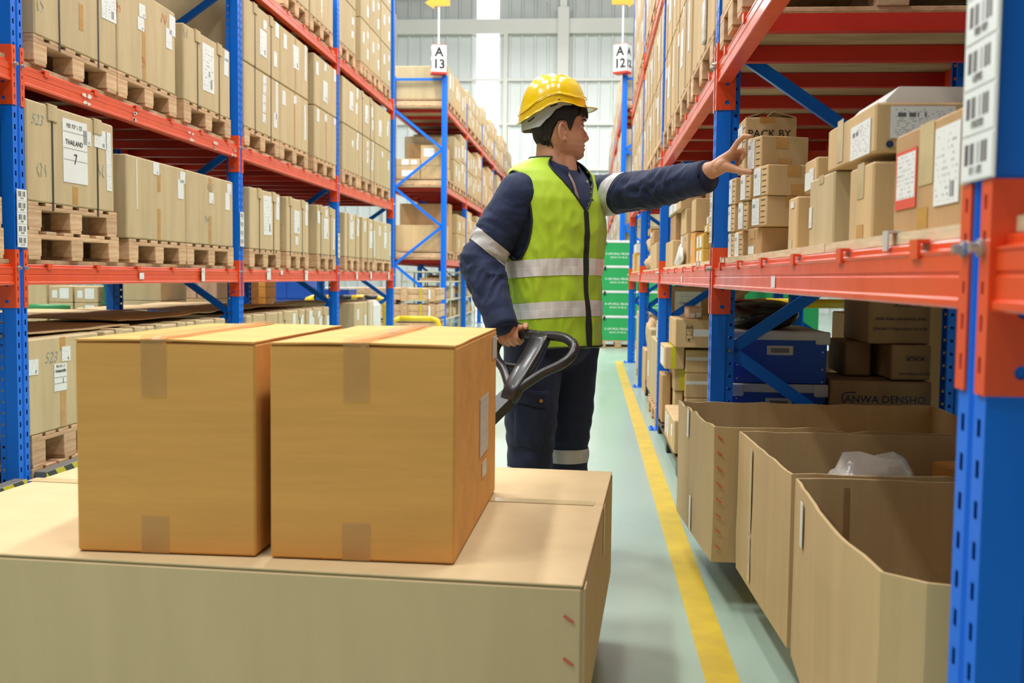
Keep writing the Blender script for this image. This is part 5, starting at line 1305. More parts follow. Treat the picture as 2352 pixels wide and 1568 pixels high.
# pallet truck: forks under the pallet, hydraulic head and tiller with loop handle
pj = thing('pallet_truck', (-.55, 3.1, 0), 'black hand pallet truck whose loop handle the worker grips', 'pallet truck')
def pjp(name, mb, m, smooth=False, parent=pj): return place(mb.mesh(name, m, smooth), name, parent)
for dx in (-.19, .19):
    mb = MB(); fx_ = c0.x+ey.x*0+dx*ex.x
    mb.bar((fx_-ey.x*.52, c0.y-ey.y*.52+dx*ex.y, .105), (fx_+ey.x*.66, c0.y+ey.y*.66+dx*ex.y, .105), .15, .05); pjp('fork', mb, 'yellow')
mb = MB(); mb.box(-.78, -.30, 3.03, 3.11, .08, .32, .01); pjp('head_frame', mb, 'yellow')
mb = MB(); mb.tube([(-.55, 3.17, .2), (-.55, 3.17, .48)], .05, 14); pjp('pump_cylinder', mb, 'steel', True)
for dx in (-.05, .05):
    mb = MB(); mb.tube([(-.55+dx-.025, 3.17, .09), (-.55+dx+.025, 3.17, .09)], .09, 18); pjp('steer_wheel', mb, 'black')
B0, B1 = Vector((-.247, 3.40, .686)), Vector((-.172, 3.52, .845))
lowp = Vector((-.52, 3.19, .40))
mb = MB(); mb.bar(lowp, (-.262, 3.385, .655), .052, .042, up=(0, -.5, 1)); pjp('tiller_bar', mb, 'blackpaint')
mb = MB()
# broad neck between bar and grip
ax = (B1-B0).normalized(); lat = Vector((.86, -.42, .06)).normalized(); lat = (lat-ax*lat.dot(ax)).normalized(); nrm = ax.cross(lat)
rows = []
for t_, wdt, thk, bend in ((-.30, .030, .022, 0), (-.05, .031, .024, 0), (.05, .034, .026, 0), (.4, .036, .026, .006), (.7, .036, .024, .010), (.9, .037, .020, .006), (1.02, .040, .018, 0)):
    c_ = B0+(B1-B0)*t_+nrm*bend; r = []
    for k in range(16):
        th = 2*math.pi*k/16; cx_, sx_ = math.cos(th), math.sin(th)
        r.append(c_+lat*(wdt*math.copysign(abs(cx_)**.55, cx_))+nrm*(thk*math.copysign(abs(sx_)**.55, sx_)))
    rows.append(r)
mb.grid(rows, closed=True); mb.f.append(tuple(range(15, -1, -1))); mb.f.append(tuple((len(rows)-1)*16+k for k in range(16)))
pjp('neck', mb, 'black', True)
def loop(s):
    """half of the loop grip on side s of the neck"""
    P = [B1+lat*(s*.0)+ax*.005, B1+lat*(s*.05)+ax*.008, B1+lat*(s*.10)+ax*.002, B1+lat*(s*.142)-ax*.02, B1+lat*(s*.158)-ax*.05, B1+lat*(s*.150)-ax*.085, B1+lat*(s*.125)-ax*.115, B1+lat*(s*.08)-ax*.150, B0+lat*(s*.035)+ax*.01, B0+lat*(s*.02)-ax*.01]
    out = []
    for i in range(len(P)-1):
        p0, p1, p2, p3 = P[max(i-1, 0)], P[i], P[i+1], P[min(i+2, len(P)-1)]
        for q in range(5):
            t = q/5
            out.append(.5*((2*p1)+(-p0+p2)*t+(2*p0-5*p1+4*p2-p3)*t*t+(-p0+3*p1-3*p2+p3)*t**3))
    out.append(P[-1]); return out
for s in (-1, 1):
    mb = MB(); mb.tube(loop(s), .0165, 12); pjp('loop_grip', mb, 'black', True)
g = loop(1)
for i in range(6, 17):
    for k in range(3):
        p = g[i]+nrm*.0165*-0.0
        d = (g[i+1]-g[i]).normalized(); up = (Vector((0, 0, 1))-d*d.z).normalized(); sd_ = d.cross(up)
        th = -0.5+.5*k
        mb = MB(); n_ = up*math.cos(th)-sd_*math.sin(th)
        mb.tube([g[i]+n_*.0150, g[i]+n_*.0178], [.0022, .0012], 6)
        o = pjp('grip_stud', mb, 'black')
mb = MB(); pl = [B0+lat*-.02+ax*.08, B0-lat*.10+ax*.085, B0-lat*.16+ax*.075]; mb.tube(pl, .008, 8); pjp('release_lever', mb, 'blackpaint', True)

# ================================================================== PERSON
M['skin'] = mat('skin', (206, 152, 118), rough=0.5, var=0.06, nscale=14, sss=0.12, bump=0.05, bscale=220)
M['hair'] = mat('hair_black', (24, 20, 18), rough=0.45, var=0.25, nscale=60, stretch=(1, 1, .2), bump=0.5, bscale=130)
M['lip'] = mat('lip', (176, 104, 88), rough=0.45, var=0.05)
M['eye'] = mat('eye_white', (225, 218, 210), rough=0.2)
M['iris'] = mat('iris_dark', (30, 20, 16), rough=0.15)
M['navy'] = mat('navy_cotton', (17, 35, 70), rough=0.8, var=0.10, nscale=26, bump=0.12, bscale=260, sheen=0.06)
M['navy_dk'] = mat('navy_trousers', (19, 31, 60), rough=0.82, var=0.12, nscale=24, bump=0.12, bscale=240, sheen=0.05)
M['vest'] = mat('vest_lime', (178, 214, 42), rough=0.55, var=0.05, nscale=16, bump=0.08, bscale=300, sheen=0.1)
M['pipe'] = mat('vest_piping', (26, 34, 34), rough=0.6)
M['hat'] = mat('helmet_yellow', (226, 188, 0), rough=0.2, var=0.03, nscale=5, coat=0.5)
M['hatband'] = mat('headband_grey', (176, 180, 176), rough=0.45, var=0.04)
M['brass'] = mat('brass_snap', (190, 150, 80), rough=0.3, metal=0.9)
M['fabricgrey'] = mat('reflective_grey', (196, 196, 194), rough=0.5, var=0.08, nscale=30)
def silver():
    m = mat('reflective_tape', (225, 225, 222), rough=0.2, var=0.12, nscale=9, bump=0.25, bscale=24)
    N = m.node_tree.nodes; L = m.node_tree.links; b = N['Principled BSDF']
    tc = N.new('ShaderNodeTexCoord'); br = N.new('ShaderNodeTexBrick'); br.offset = 0.0
    br.inputs['Scale'].default_value = 1.0; br.inputs['Mortar Size'].default_value = 0.03; br.inputs['Brick Width'].default_value = 1.0; br.inputs['Row Height'].default_value = 1.0
    br.inputs['Color1'].default_value = lin((226, 226, 222)); br.inputs['Color2'].default_value = lin((214, 214, 211)); br.inputs['Mortar'].default_value = lin((240, 240, 238))
    L.new(tc.outputs['UV'], br.inputs['Vector']); L.new(br.outputs['Color'], b.inputs['Base Color']); return m
M['silver'] = silver()

V3 = Vector
PY = 3.80
def capsule(mb, p, q, r0, r1, seg=14, sx=1.0, up=None):
    p, q = V3(p), V3(q); d = (q-p).normalized(); n = 6
    pts, rs = [], []
    for i in range(n): t = math.pi/2*(1-i/n); pts.append(p-d*r0*math.sin(t)); rs.append(max(1e-4, r0*math.cos(t)))
    pts.append(p); rs.append(r0); pts.append(q); rs.append(r1)
    for i in range(1, n+1): t = math.pi/2*i/n; pts.append(q+d*r1*math.sin(t)); rs.append(max(1e-4, r1*math.cos(t)))
    mb.tube(pts, rs, seg)
def chain(mb, pts, rs, seg=12):
    for i in range(len(pts)-1): capsule(mb, pts[i], pts[i+1], rs[i], rs[i+1], seg)
def ellip(mb, c, r, rot=None, seg=18, rings=12):
    rows = []
    for i in range(rings+1):
        t = math.pi*i/rings; row = []
        for k in range(seg):
            a = 2*math.pi*k/seg; v = V3((r[0]*math.sin(t)*math.cos(a), r[1]*math.sin(t)*math.sin(a), -r[2]*math.cos(t)))
            if rot: v = rot @ v
            row.append(V3(c)+v)
        rows.append(row)
    mb.grid(rows, closed=True)
def remesh(mb, name, voxel, smooth=2, m=None, disp=None):
    me = mb.mesh(name, None)
    o = bpy.data.objects.new(name, me); COL.objects.link(o)
    md = o.modifiers.new('r', 'REMESH'); md.mode = 'VOXEL'; md.voxel_size = voxel
    dg = bpy.context.evaluated_depsgraph_get()
    out = bpy.data.meshes.new_from_object(o.evaluated_get(dg))
    bpy.data.objects.remove(o); bpy.data.meshes.remove(me)
    bm = bmesh.new(); bm.from_mesh(out)
    for _ in range(smooth): bmesh.ops.smooth_vert(bm, verts=bm.verts[:], factor=0.5, use_axis_x=True, use_axis_y=True, use_axis_z=True)
    if disp:
        bm.normal_update()
        for v, d in [(v, disp(v.co, v.normal)) for v in bm.verts]: v.co += v.normal*d
    bm.to_mesh(out); bm.free()
    out.materials.clear()
    if m: out.materials.append(M[m])
    out.shade_smooth(); out.name = name; return out
person = thing('person', (-.14, PY, 0), 'worker in navy overalls, lime vest and yellow helmet reaching for a carton', 'person')

FD = V3((.77, -.638, 0)); LD = V3((.638, .77, 0))         # chest faces right and towards the viewer
# ---- torso profile shared by vest and jacket
ZT = [(.785, .183, .150, 0, .012), (.86, .186, .150, 0, .01), (.95, .190, .150, 0, .006), (1.05, .196, .152, 0, 0), (1.15, .202, .155, 0, 0), (1.25, .207, .155, 0, 0), (1.33, .212, .146, 0, -.002),
      (1.39, .212, .125, -.006, 0), (1.43, .203, .103, -.012, 0), (1.452, .178, .088, -.016, 0), (1.468, .140, .080, -.018, 0), (1.480, .10, .072, -.02, 0), (1.488, .080, .068, -.02, 0)]
def torso(z):
    z = min(max(z, ZT[0][0]), ZT[-1][0])
    for i in range(len(ZT)-1):
        if z <= ZT[i+1][0]:
            t = (z-ZT[i][0])/(ZT[i+1][0]-ZT[i][0]); t = t*t*(3-2*t) if False else t
            return [ZT[i][k]+(ZT[i+1][k]-ZT[i][k])*t for k in range(1, 5)]
def tp_(th, z, off=0.0, fold=1.0):
    a, b_, sh, sx = torso(z)
    c_, s_ = math.cos(th), math.sin(th)
    e = .88
    f_ = math.copysign(abs(c_)**e, c_)*(b_+off); l_ = math.copysign(abs(s_)**e, s_)*(a+off)
    p = V3((-.138+sx, PY, z))+FD*(f_+sh)+LD*l_
    if fold:
        n = FD*c_+LD*s_
        low = max(0, min(1, (1.42-z)/.2))
        q = V3((math.cos(th)*2.2, math.sin(th)*2.2, z*3.2))
        d = .009*noise.noise(q)+.006*noise.noise(V3((q.x*2.6+z*5, q.y*2.6, z*7)))+.0045*(1-abs(noise.noise(V3((q.x*2.1, q.y*2.1-z*3, z*12)))*2.2))
        if z < 1.0: d += .006*math.sin(th*5+1.3)*(1.0-z)/.2
        p += n*d*low*fold
    return p
ZH0, ZH1 = .790, 1.486
def hole(th, z, g=1.0):
    for s in (-1, 1):
        hz, hh = (1.268, .158) if s < 0 else (1.275, .150)
        if ((th-s*R(93))/(R(25)*g))**2+((z-hz)/(hh*g))**2 < 1: return True
    return False
def vopen(z):
    return 0.0 if z < 1.285 else ((z-1.285)/.20)**1.15*R(40)
NT, NZ = 176, 96
mb = MB(); rows = []; ok = []
for i in range(NZ+1):
    z = ZH0+(ZH1-ZH0)*i/NZ; rows.append([tp_(-math.pi+2*math.pi*k/NT, z+(0.012*math.cos(-math.pi+2*math.pi*k/NT) if i == 0 else 0)) for k in range(NT)])
for i in range(NZ):
    for k in range(NT):
        th = -math.pi+2*math.pi*(k+.5)/NT; z = ZH0+(ZH1-ZH0)*(i+.5)/NZ
        if hole(th, z) or abs(th) < vopen(z): continue
        k2 = (k+1) % NT; mb.f.append((i*NT+k, i*NT+k2, (i+1)*NT+k2, (i+1)*NT+k))
mb.v = [tuple(p) for r in rows for p in r]
me = mb.mesh('vest', 'vest', smooth=True)
bm = bmesh.new(); bm.from_mesh(me); bmesh.ops.delete(bm, geom=[v for v in bm.verts if not v.link_faces], context='VERTS'); bm.to_mesh(me); bm.free()
vest = place(me, 'vest', person)
md = vest.modifiers.new('thick', 'SOLIDIFY'); md.thickness = .003; md.offset = -1
# piping along the armholes, neckline, front and hem
def pipe(pts, r, cap=True):
    mb = MB(); mb.tube(pts, r, 6, cap); place(mb.mesh('piping', 'pipe', True), 'piping', vest)
for s in (-1, 1):
    hz, hh = (1.268, .158) if s < 0 else (1.275, .150)
    pipe([tp_(s*R(93)+R(25)*math.cos(2*math.pi*k/48), min(1.485, hz+hh*math.sin(2*math.pi*k/48)), .001) for k in range(49)], .0042, False)
    pipe([tp_(s*vopen(z), z, .001) for z in [1.285+.2*i/24 for i in range(25)]], .0038)
pipe([tp_(R(40)+(2*math.pi-R(80))*i/40, 1.485, .001) for i in range(41)], .0038)
pipe([tp_(-math.pi+2*math.pi*k/80, ZH0+.012*math.cos(-math.pi+2*math.pi*k/80), .001) for k in range(81)], .0038)
mb = MB(); ra, rb = [], []
for i in range(41):
    z = ZH0+.015+(1.288-ZH0-.015)*i/40
    ra.append([tp_(R(t), z, .002+.0035*(1-abs(t)/2.6)) for t in (-2.6, -1.3, 0, 1.3, 2.6)])
mb.grid(ra); place(mb.mesh('zip', 'pipe', True), 'zip', vest)
mb = MB()
mb.box(-.004, .004, -.004, .004, -.022, 0, .002); zp = tp_(0, 1.165, .007); place(mb.mesh('zip_pull', 'pipe'), 'zip_pull', vest, zp)
def vband(z0, z1, tilt, name):
    for s, (ta, tb) in ((0, (R(3), R(180))), (1, (-R(180), -R(3)))):
        mb = MB(); ra = []; n = 70
        uv = []
        for i in range(6):
            row = []
            for k in range(n+1):
                th = ta+(tb-ta)*k/n; z = z0+(z1-z0)*i/5+tilt*math.cos(th)
                row.append(tp_(th, z, .0022)); uv.append(((th)*6.2, i/5*2))
            ra.append(row)
        mb.grid(ra); me = mb.mesh(name, 'silver', True)
        l = me.uv_layers.new(name='UVMap')
        for p in me.polygons:
            for li in p.loop_indices: l.data[li].uv = uv[me.loops[li].vertex_index]
        place(me, name, vest)
        mb = MB(); mb.grid([[tp_(ta+(tb-ta)*k/n, z0-.006+tilt*math.cos(ta+(tb-ta)*k/n), .0016) for k in range(n+1)], [tp_(ta+(tb-ta)*k/n, z0+.001+tilt*math.cos(ta+(tb-ta)*k/n), .0018) for k in range(n+1)]])
vband(1.048, 1.108, .012, 'reflective_band'); vband(.898, .955, .014, 'reflective_band')

# ---- navy jacket: torso, sleeves
SR, ER, WR = V3((-.255, 3.668, 1.348)), V3((-.396, 3.645, 1.105)), V3((-.313, 3.54, .898))
SL, EL, CL = V3((.006, 3.935, 1.360)), V3((.195, 3.72, 1.366)), V3((.366, 3.525, 1.392))
mb = MB()
rows = [[tp_(-math.pi+2*math.pi*k/60, z, -.014, 0) for k in range(60)] for z in (.80, .9, 1.0, 1.1, 1.2, 1.3, 1.36, 1.4, 1.43, 1.45, 1.466, 1.476)]
mb.grid(rows, closed=True); mb.f.append(tuple(range(59, -1, -1))); mb.f.append(tuple(range(11*60, 12*60)))
def lerp(a, c, t): return a+(c-a)*t
chain(mb, [SR, lerp(SR, ER, .45), ER, lerp(ER, WR, .4), WR], [.080, .079, .072, .067, .055], 18)
chain(mb, [SL, lerp(SL, EL, .5), EL, lerp(EL, CL, .5), CL], [.082, .073, .066, .062, .055], 18)
def arm_disp(co, n):
    d = .005*noise.noise(co*9)+.003*noise.noise(co*23)
    for (a, e, c) in ((SR, ER, WR), (SL, EL, CL)):
        for (p, q, base) in ((a, e, 0), (e, c, 1)):
            ax = q-p; L_ = ax.length; t = (co-p).dot(ax)/L_/L_
            if -.1 < t < 1.1 and (co-(p+ax*t)).length < .12:
                near = math.exp(-((t-(1 if base == 0 else .25))/.38)**2)
                
                k_ = 1-abs(noise.noise(V3((t*L_*26+3*noise.noise(co*6), math.atan2(n.z, n.y+.01)*.8, base*7+co.x*6))))*2.6
                d += .0065*(.35+near)*max(-.6, k_)
                break
    return d
jm = remesh(mb, 'jacket', .007, 3, 'navy', arm_disp)
jacket = place(jm, 'jacket', person)
def band_from(me, p, ax, hw, name, m, rad, off=.0016, parent=None):
    bm = bmesh.new(); bm.from_mesh(me); ax = V3(ax).normalized(); p = V3(p)
    bmesh.ops.delete(bm, geom=[v for v in bm.verts if (v.co-p).length > rad], context='VERTS')
    bmesh.ops.bisect_plane(bm, geom=bm.verts[:]+bm.edges[:]+bm.faces[:], plane_co=p+ax*hw, plane_no=ax, clear_outer=True)
    bmesh.ops.bisect_plane(bm, geom=bm.verts[:]+bm.edges[:]+bm.faces[:], plane_co=p-ax*hw, plane_no=-ax, clear_outer=True)
    bm.normal_update()
    for v in bm.verts: v.co += v.normal*off
    o = bpy.data.meshes.new(name); bm.to_mesh(o); bm.free(); o.materials.clear(); o.materials.append(M[m]); o.shade_smooth()
    return place(o, name, parent)
band_from(jm, lerp(SR, ER, .80)+V3((0, 0, .01)), (ER-SR)+V3((-.10, 0, -.06)), .024, 'sleeve_band', 'fabricgrey', .125, parent=jacket)
band_from(jm, lerp(SL, EL, .44)+V3((0, 0, 0)), (EL-SL)+V3((.02, 0, -.10)), .026, 'sleeve_band', 'fabricgrey', .115, parent=jacket)
# cuffs
for (p, q, r) in ((WR, WR+(WR-ER).normalized()*.035, .054), (CL, CL+(CL-EL).normalized()*.03, .053)):
    d = (q-p).normalized(); mb = MB()
    mb.tube([p-d*.02, p+d*.02, q, q+d*.004, q-d*.004, p], [r+.004, r+.003, r, r-.004, r-.007, r-.012], 22, False)
    place(mb.mesh('cuff', 'navy', True), 'cuff', jacket)
# collar and storm flap showing in the neck opening
mb = MB(); ra = []
for i in range(33):
    th = R(22)+(2*math.pi-R(44))*i/32
    fr_ = .5+.5*math.cos(th)
    c_ = V3((-.128, PY, 1.475-.055*fr_**1.6)); rr = .074+.012*fr_
    n = FD*math.cos(th)+LD*math.sin(th); hh = .026
    ra.append([c_+n*(rr+.004)-V3((0, 0, .02)), c_+n*rr+V3((0, 0, hh*.5)), c_+n*(rr-.004)+V3((0, 0, hh)), c_+n*(rr-.010)+V3((0, 0, hh*.9)), c_+n*(rr-.012)-V3((0, 0, .02))])
mb.grid(ra); place(mb.mesh('collar', 'navy', True), 'collar', jacket)
mb = MB(); ra = []
for i in range(13):
    z = 1.285+.155*i/12
    ra.append([tp_(R(t), z, -.010+.006*(1-abs(t-6)/16), 0) for t in (-3, 2, 8, 14, 19)])
mb.grid(ra); place(mb.mesh('storm_flap', 'navy', True), 'storm_flap', jacket)
mb = MB(); mb.grid([[tp_(R(t), 1.285+.155*i/12, -.009, 0) for t in (-7, -5, -3)] for i in range(13)]); place(mb.mesh('jacket_zip', 'steel', True), 'jacket_zip', jacket)
for z, t in ((1.40, 12), (1.33, 10)):
    mb = MB(); mb.tube([(0, 0, 0), (0, -.003, 0)], .006, 10); o = place(mb.mesh('snap', 'steel'), 'snap', jacket, tp_(R(t), z, -.002, 0), math.atan2(FD.y, FD.x)+math.pi/2)

# ---- trousers
mb = MB()
ellip(mb, (-.135, PY, .83), (.150, .150, .13))
for hip, knee, ank in ((V3((-.205, 3.735, .82)), V3((-.214, 3.70, .42)), V3((-.215, 3.70, .10))), (V3((-.075, 3.87, .82)), V3((-.082, 3.90, .42)), V3((-.080, 3.91, .10)))):
    chain(mb, [hip, lerp(hip, knee, .5), knee, lerp(knee, ank, .5), ank], [.112, .104, .086, .082, .076], 18)
def leg_disp(co, n):
    t = abs(co.z-.43)
    return .006*noise.noise(V3((co.x*7, co.y*7, co.z*4)))+.003*noise.noise(co*20)+.0022*math.exp(-(t/.16)**2)*math.sin(co.z*90+5*noise.noise(co*8))
tm = remesh(mb, 'trousers', .008, 3, 'navy_dk', leg_disp)
trs = place(tm, 'trousers', person)
band_from(tm, (-.214, 3.70, .335), (0.10, 0, 1), .025, 'knee_band', 'fabricgrey', .13, parent=trs)
band_from(tm, (-.083, 3.90, .375), (0, 0, 1), .026, 'knee_band', 'fabricgrey', .13, parent=trs)
# cargo pocket on the near thigh
def on_leg(u, z, off):
    hip, knee = V3((-.205, 3.735, .82)), V3((-.214, 3.70, .42)); t = (hip.z-z)/.40; c_ = lerp(hip, knee, t); r = .112+(.087-.112)*t
    return c_+V3((math.sin(u), -math.cos(u), 0))*(r+off)
def leg_patch(name, u0, u1, z0, z1, off):
    mb = MB(); ra = []
    for i in range(9):
        z = z0+(z1-z0)*i/8; ra.append([on_leg(u0+(u1-u0)*k/12, z+.006*math.sin(k*.5), off+(.003 if 0 < k < 12 and 0 < i < 8 else -.006)+.0012*noise.noise((k*.7, i*.8, off*99))) for k in range(13)])
    mb.grid(ra); return place(mb.mesh(name, 'navy_dk', True), name, trs)
leg_patch('pocket', -.62, .62, .44, .60, .007); leg_patch('pocket_flap', -.66, .66, .592, .652, .011)
for u in (-.55, .35):
    mb = MB(); mb.tube([(0, 0, 0), (0, -.003, 0)], .0065, 12); place(mb.mesh('snap', 'brass'), 'snap', trs, on_leg(u, .612, .014), u)
for (x, y) in ((-.205, 3.69), (-.085, 3.90)):
    mb = MB(); ellip(mb, (x+.02, y-.01, .045), (.10, .05, .045)); ellip(mb, (x-.03, y, .09), (.06, .05, .08)); mb.box(x-.09, x+.115, y-.052, y+.036, .001, .03, .012)
    place(remesh(mb, 'boot', .008, 3, 'blackpaint'), 'boot', person)

# ---- head
HX, HZ = -.128, 1.60
def tab(T, z):
    if z <= T[0][0]: return T[0][1]
    for i in range(len(T)-1):
        if z <= T[i+1][0]:
            t = (z-T[i][0])/(T[i+1][0]-T[i][0]); t = t*t*(3-2*t)*.5+t*.5
            return T[i][1]+(T[i+1][1]-T[i][1])*t
    return T[-1][1]
FRONT = [(1.480, -.062), (1.487, -.043), (1.495, -.034), (1.502, -.031), (1.512, -.034), (1.530, -.034), (1.550, -.036), (1.575, -.040), (1.600, -.043), (1.614, -.039), (1.628, -.032), (1.645, -.031), (1.670, -.036), (1.70, -.052), (1.73, -.082), (1.75, -.115)]
BACK = [(1.480, -.125), (1.497, -.150), (1.515, -.178), (1.535, -.198), (1.56, -.214), (1.60, -.224), (1.64, -.226), (1.67, -.221), (1.70, -.206), (1.73, -.178), (1.75, -.145)]
HALF = [(1.480, .030), (1.487, .036), (1.497, .046), (1.515, .058), (1.535, .065), (1.56, .070), (1.59, .072), (1.62, .075), (1.65, .076), (1.68, .072), (1.71, .058), (1.735, .038), (1.75, .012)]
YAW = R(17)
def head_pt(th, z, off=0.0):
    fx, bx_, hw = tab(FRONT, z), tab(BACK, z), tab(HALF, z)
    cx_ = -.122
    c_, s_ = math.cos(th), math.sin(th)
    e = .86
    x = (fx-cx_)*abs(c_)**e if c_ > 0 else -(cx_-bx_)*abs(c_)**e
    y = math.copysign(abs(s_)**e, s_)*hw
    if c_ > 0:
        g = lambda yy, sg: math.exp(-(yy/sg)**2)
        gz = lambda zz, sg: math.exp(-((z-zz)/sg)**2)
        nz_ = 0
        if 1.542 < z < 1.618: nz_ = tab([(1.542, 0), (1.549, .010), (1.557, .024), (1.566, .029), (1.580, .023), (1.600, .011), (1.618, 0)], z)
        wd = .0095+.006*gz(1.557, .009)
        x += nz_*g(y, wd)
        x += .007*gz(1.537, .0065)*g(y, .021)+.0065*gz(1.522, .0065)*g(y, .019)-.004*gz(1.5295, .0022)*g(y, .025)
        for s in (-1, 1):
            x -= .011*gz(1.604, .010)*g(y-s*.033, .017)
            x += .004*gz(1.624, .007)*g(y-s*.032, .022)
            x += .005*gz(1.578, .014)*g(y-s*.042, .018)
    n = V3((c_, s_, 0))
    p = V3((cx_+x, y, z))+n*off
    q = p-V3((HX, 0, HZ)); q.rotate(Matrix.Rotation(YAW, 3, 'Z'))
    return V3((HX, PY, HZ))+q
def hw_pt(x, y, z):
    q = V3((x-HX, y, 0)); q.rotate(Matrix.Rotation(YAW, 3, 'Z')); return V3((HX+q.x, PY+q.y, z))
mb = MB()
zs = [1.480+(1.752-1.480)*i/110 for i in range(111)]
HN = 128
# dense rays to the front so that nose and lips keep their form
def tht(k):
    u = -1+2*k/HN; return math.pi*(u*.55+.45*u**3) if True else 0
hrows = [[head_pt(tht(k), z) for k in range(HN)] for z in zs]
mb.grid(hrows, closed=True); mb.f.append(tuple(range(HN-1, -1, -1))); mb.f.append(tuple(110*HN+k for k in range(HN)))
for s in (-1, 1):      # ears
    rot = Matrix.Rotation(YAW, 3, 'Z') @ Matrix.Rotation(s*R(-24), 3, 'Z') @ Matrix.Rotation(R(-10), 3, 'Y')
    c_ = hw_pt(-.136, s*.075, 1.572)
    ellip(mb, c_, (.016, .006, .030), rot)
    pts = [c_+rot @ V3((.016*math.cos(a)*1.05-.002, s*.006, .032*math.sin(a))) for a in [R(-70)-0+R(270)*i/18 for i in range(19)]]
    pts = [c_+rot @ V3((-.018*math.cos(a), s*.007, .033*math.sin(a))) for a in [R(-75)+R(230)*i/18 for i in range(19)]]
    mb.tube(pts, .0052, 8)
    mb.tube([c_+rot @ V3((-.010*math.cos(a), s*.006, .019*math.sin(a)+.002)) for a in [R(-70)+R(150)*i/10 for i in range(11)]], .0038, 8)
    capsule(mb, c_+rot @ V3((.006, s*.004, -.024)), c_+rot @ V3((.010, s*.003, -.032)), .0075, .006, 8)
    capsule(mb, c_+rot @ V3((.013, s*.004, -.004)), c_+rot @ V3((.014, s*.003, -.012)), .005, .005, 8)
capsule(mb, (-.150, PY, 1.40), (-.148, PY, 1.545), .068, .060, 20)
capsule(mb, (-.10, PY, 1.43), (-.105, PY, 1.50), .045, .040, 16)
# body under the clothes, one continuous surface down to the feet
rows = [[tp_(-math.pi+2*math.pi*k/40, z, -.035, 0) for k in range(40)] for z in (.82, .9, 1.0, 1.1, 1.2, 1.3, 1.36, 1.40, 1.43, 1.45)]
mb.grid(rows, closed=True); mb.f.append(tuple(range(39, -1, -1))); mb.f.append(tuple(range(9*40, 10*40)))
HWR, HWL = WR+(WR-ER).normalized()*.02, V3((.388, 3.492, 1.412))
chain(mb, [SR, ER, WR, HWR], [.05, .042, .032, .029], 12); chain(mb, [SL, EL, CL, HWL], [.05, .042, .036, .031], 12)
ellip(mb, (-.135, PY, .83), (.12, .12, .1))
for hip, knee, ank, dx in ((V3((-.205, 3.735, .82)), V3((-.214, 3.70, .42)), V3((-.215, 3.70, .08)), 0), (V3((-.075, 3.87, .82)), V3((-.082, 3.90, .42)), V3((-.080, 3.91, .08)), 0)):
    chain(mb, [hip, knee, ank, ank+V3((.035, -.01, -.03))], [.085, .055, .036, .026], 12)
# right hand closed round the loop grip
u_, n_ = V3((0, 0, 1)), None
gb = loop(-1)
ctr = B1-lat*.120-ax*.004; gl = (V3(gb[12])-V3(gb[8])).normalized()
if gl.dot(lat) < 0: gl = -gl
n_ = gl.cross(u_).normalized()
if n_.y > 0: n_ = -n_
u_ = n_.cross(gl).normalized()
if u_.z < 0: u_ = -u_
mcp = []
for k, (s_, r, lg) in enumerate(((.031, .0098, 1.0), (.0105, .0102, 1.06), (-.0105, .0098, 1.0), (-.031, .0086, .86))):
    P_ = ctr+gl*s_
    a = P_+n_*.027*lg+u_*.022; c_ = P_+n_*.036*lg-u_*.012; d_ = P_+n_*.012-u_*.030*lg; e_ = P_-n_*.016-u_*.024
    chain(mb, [a, c_, d_, e_], [r*1.12, r*1.03, r*.95, r*.82], 12); mcp.append(a)
hw0 = HWR
for k in range(4):
    chain(mb, [hw0+gl*(.012-.008*k), lerp(hw0, mcp[k], .55)+gl*(.006-.004*k)+u_*.004, mcp[k]], [.021, .0155, .0112], 12)
tb = hw0+gl*.022-n_*.012-u_*.012
chain(mb, [hw0+gl*.008, tb, ctr+gl*.050-n_*.018+u_*.016, ctr+gl*.062+n_*.004+u_*.026, ctr+gl*.066+n_*.018+u_*.018], [.019, .0155, .0125, .0105, .0088], 12)
# left hand: index and thumb spanning the carton's end, other fingers behind
IM, IP_, ID, IT = V3((.452, 3.44, 1.466)), V3((.471, 3.427, 1.499)), V3((.489, 3.412, 1.516)), V3((.508, 3.402, 1.514))
chain(mb, [IM, IP_, ID, IT], [.0112, .0098, .0088, .0075], 12)
for k, (dy, dz, cx_) in enumerate(((.021, .002, .014), (.040, -.005, .010), (.057, -.014, .0))):
    m0 = IM+V3((.004-.004*k, dy, dz)); p1 = m0+V3((.026+.3*cx_, -.004, .010-.003*k)); p2 = p1+V3((.010, -.006, -.016)); p3 = p2+V3((-.008, -.004, -.014))
    chain(mb, [m0, p1, p2, p3], [.0108-.0006*k, .0096-.0006*k, .0088-.0006*k, .0076-.0005*k], 12)
    chain(mb, [HWL+V3((.006, .006*k, -.002*k)), lerp(HWL, m0, .55)+V3((0, .003, .003)), m0], [.022, .0165, .0115], 12)
chain(mb, [HWL, lerp(HWL, IM, .5), IM], [.024, .018, .0118], 12)
chain(mb, [HWL+V3((.012, -.006, -.006)), V3((.437, 3.448, 1.422)), V3((.470, 3.430, 1.409)), V3((.496, 3.412, 1.402)), V3((.512, 3.402, 1.398))], [.021, .0175, .0128, .0108, .0086], 12)
ellip(mb, (.428, 3.462, 1.434), (.034, .026, .020), Matrix.Rotation(R(-38), 3, 'Y'))
body = place(remesh(mb, 'body', .0030, 2, 'skin'), 'body', person)
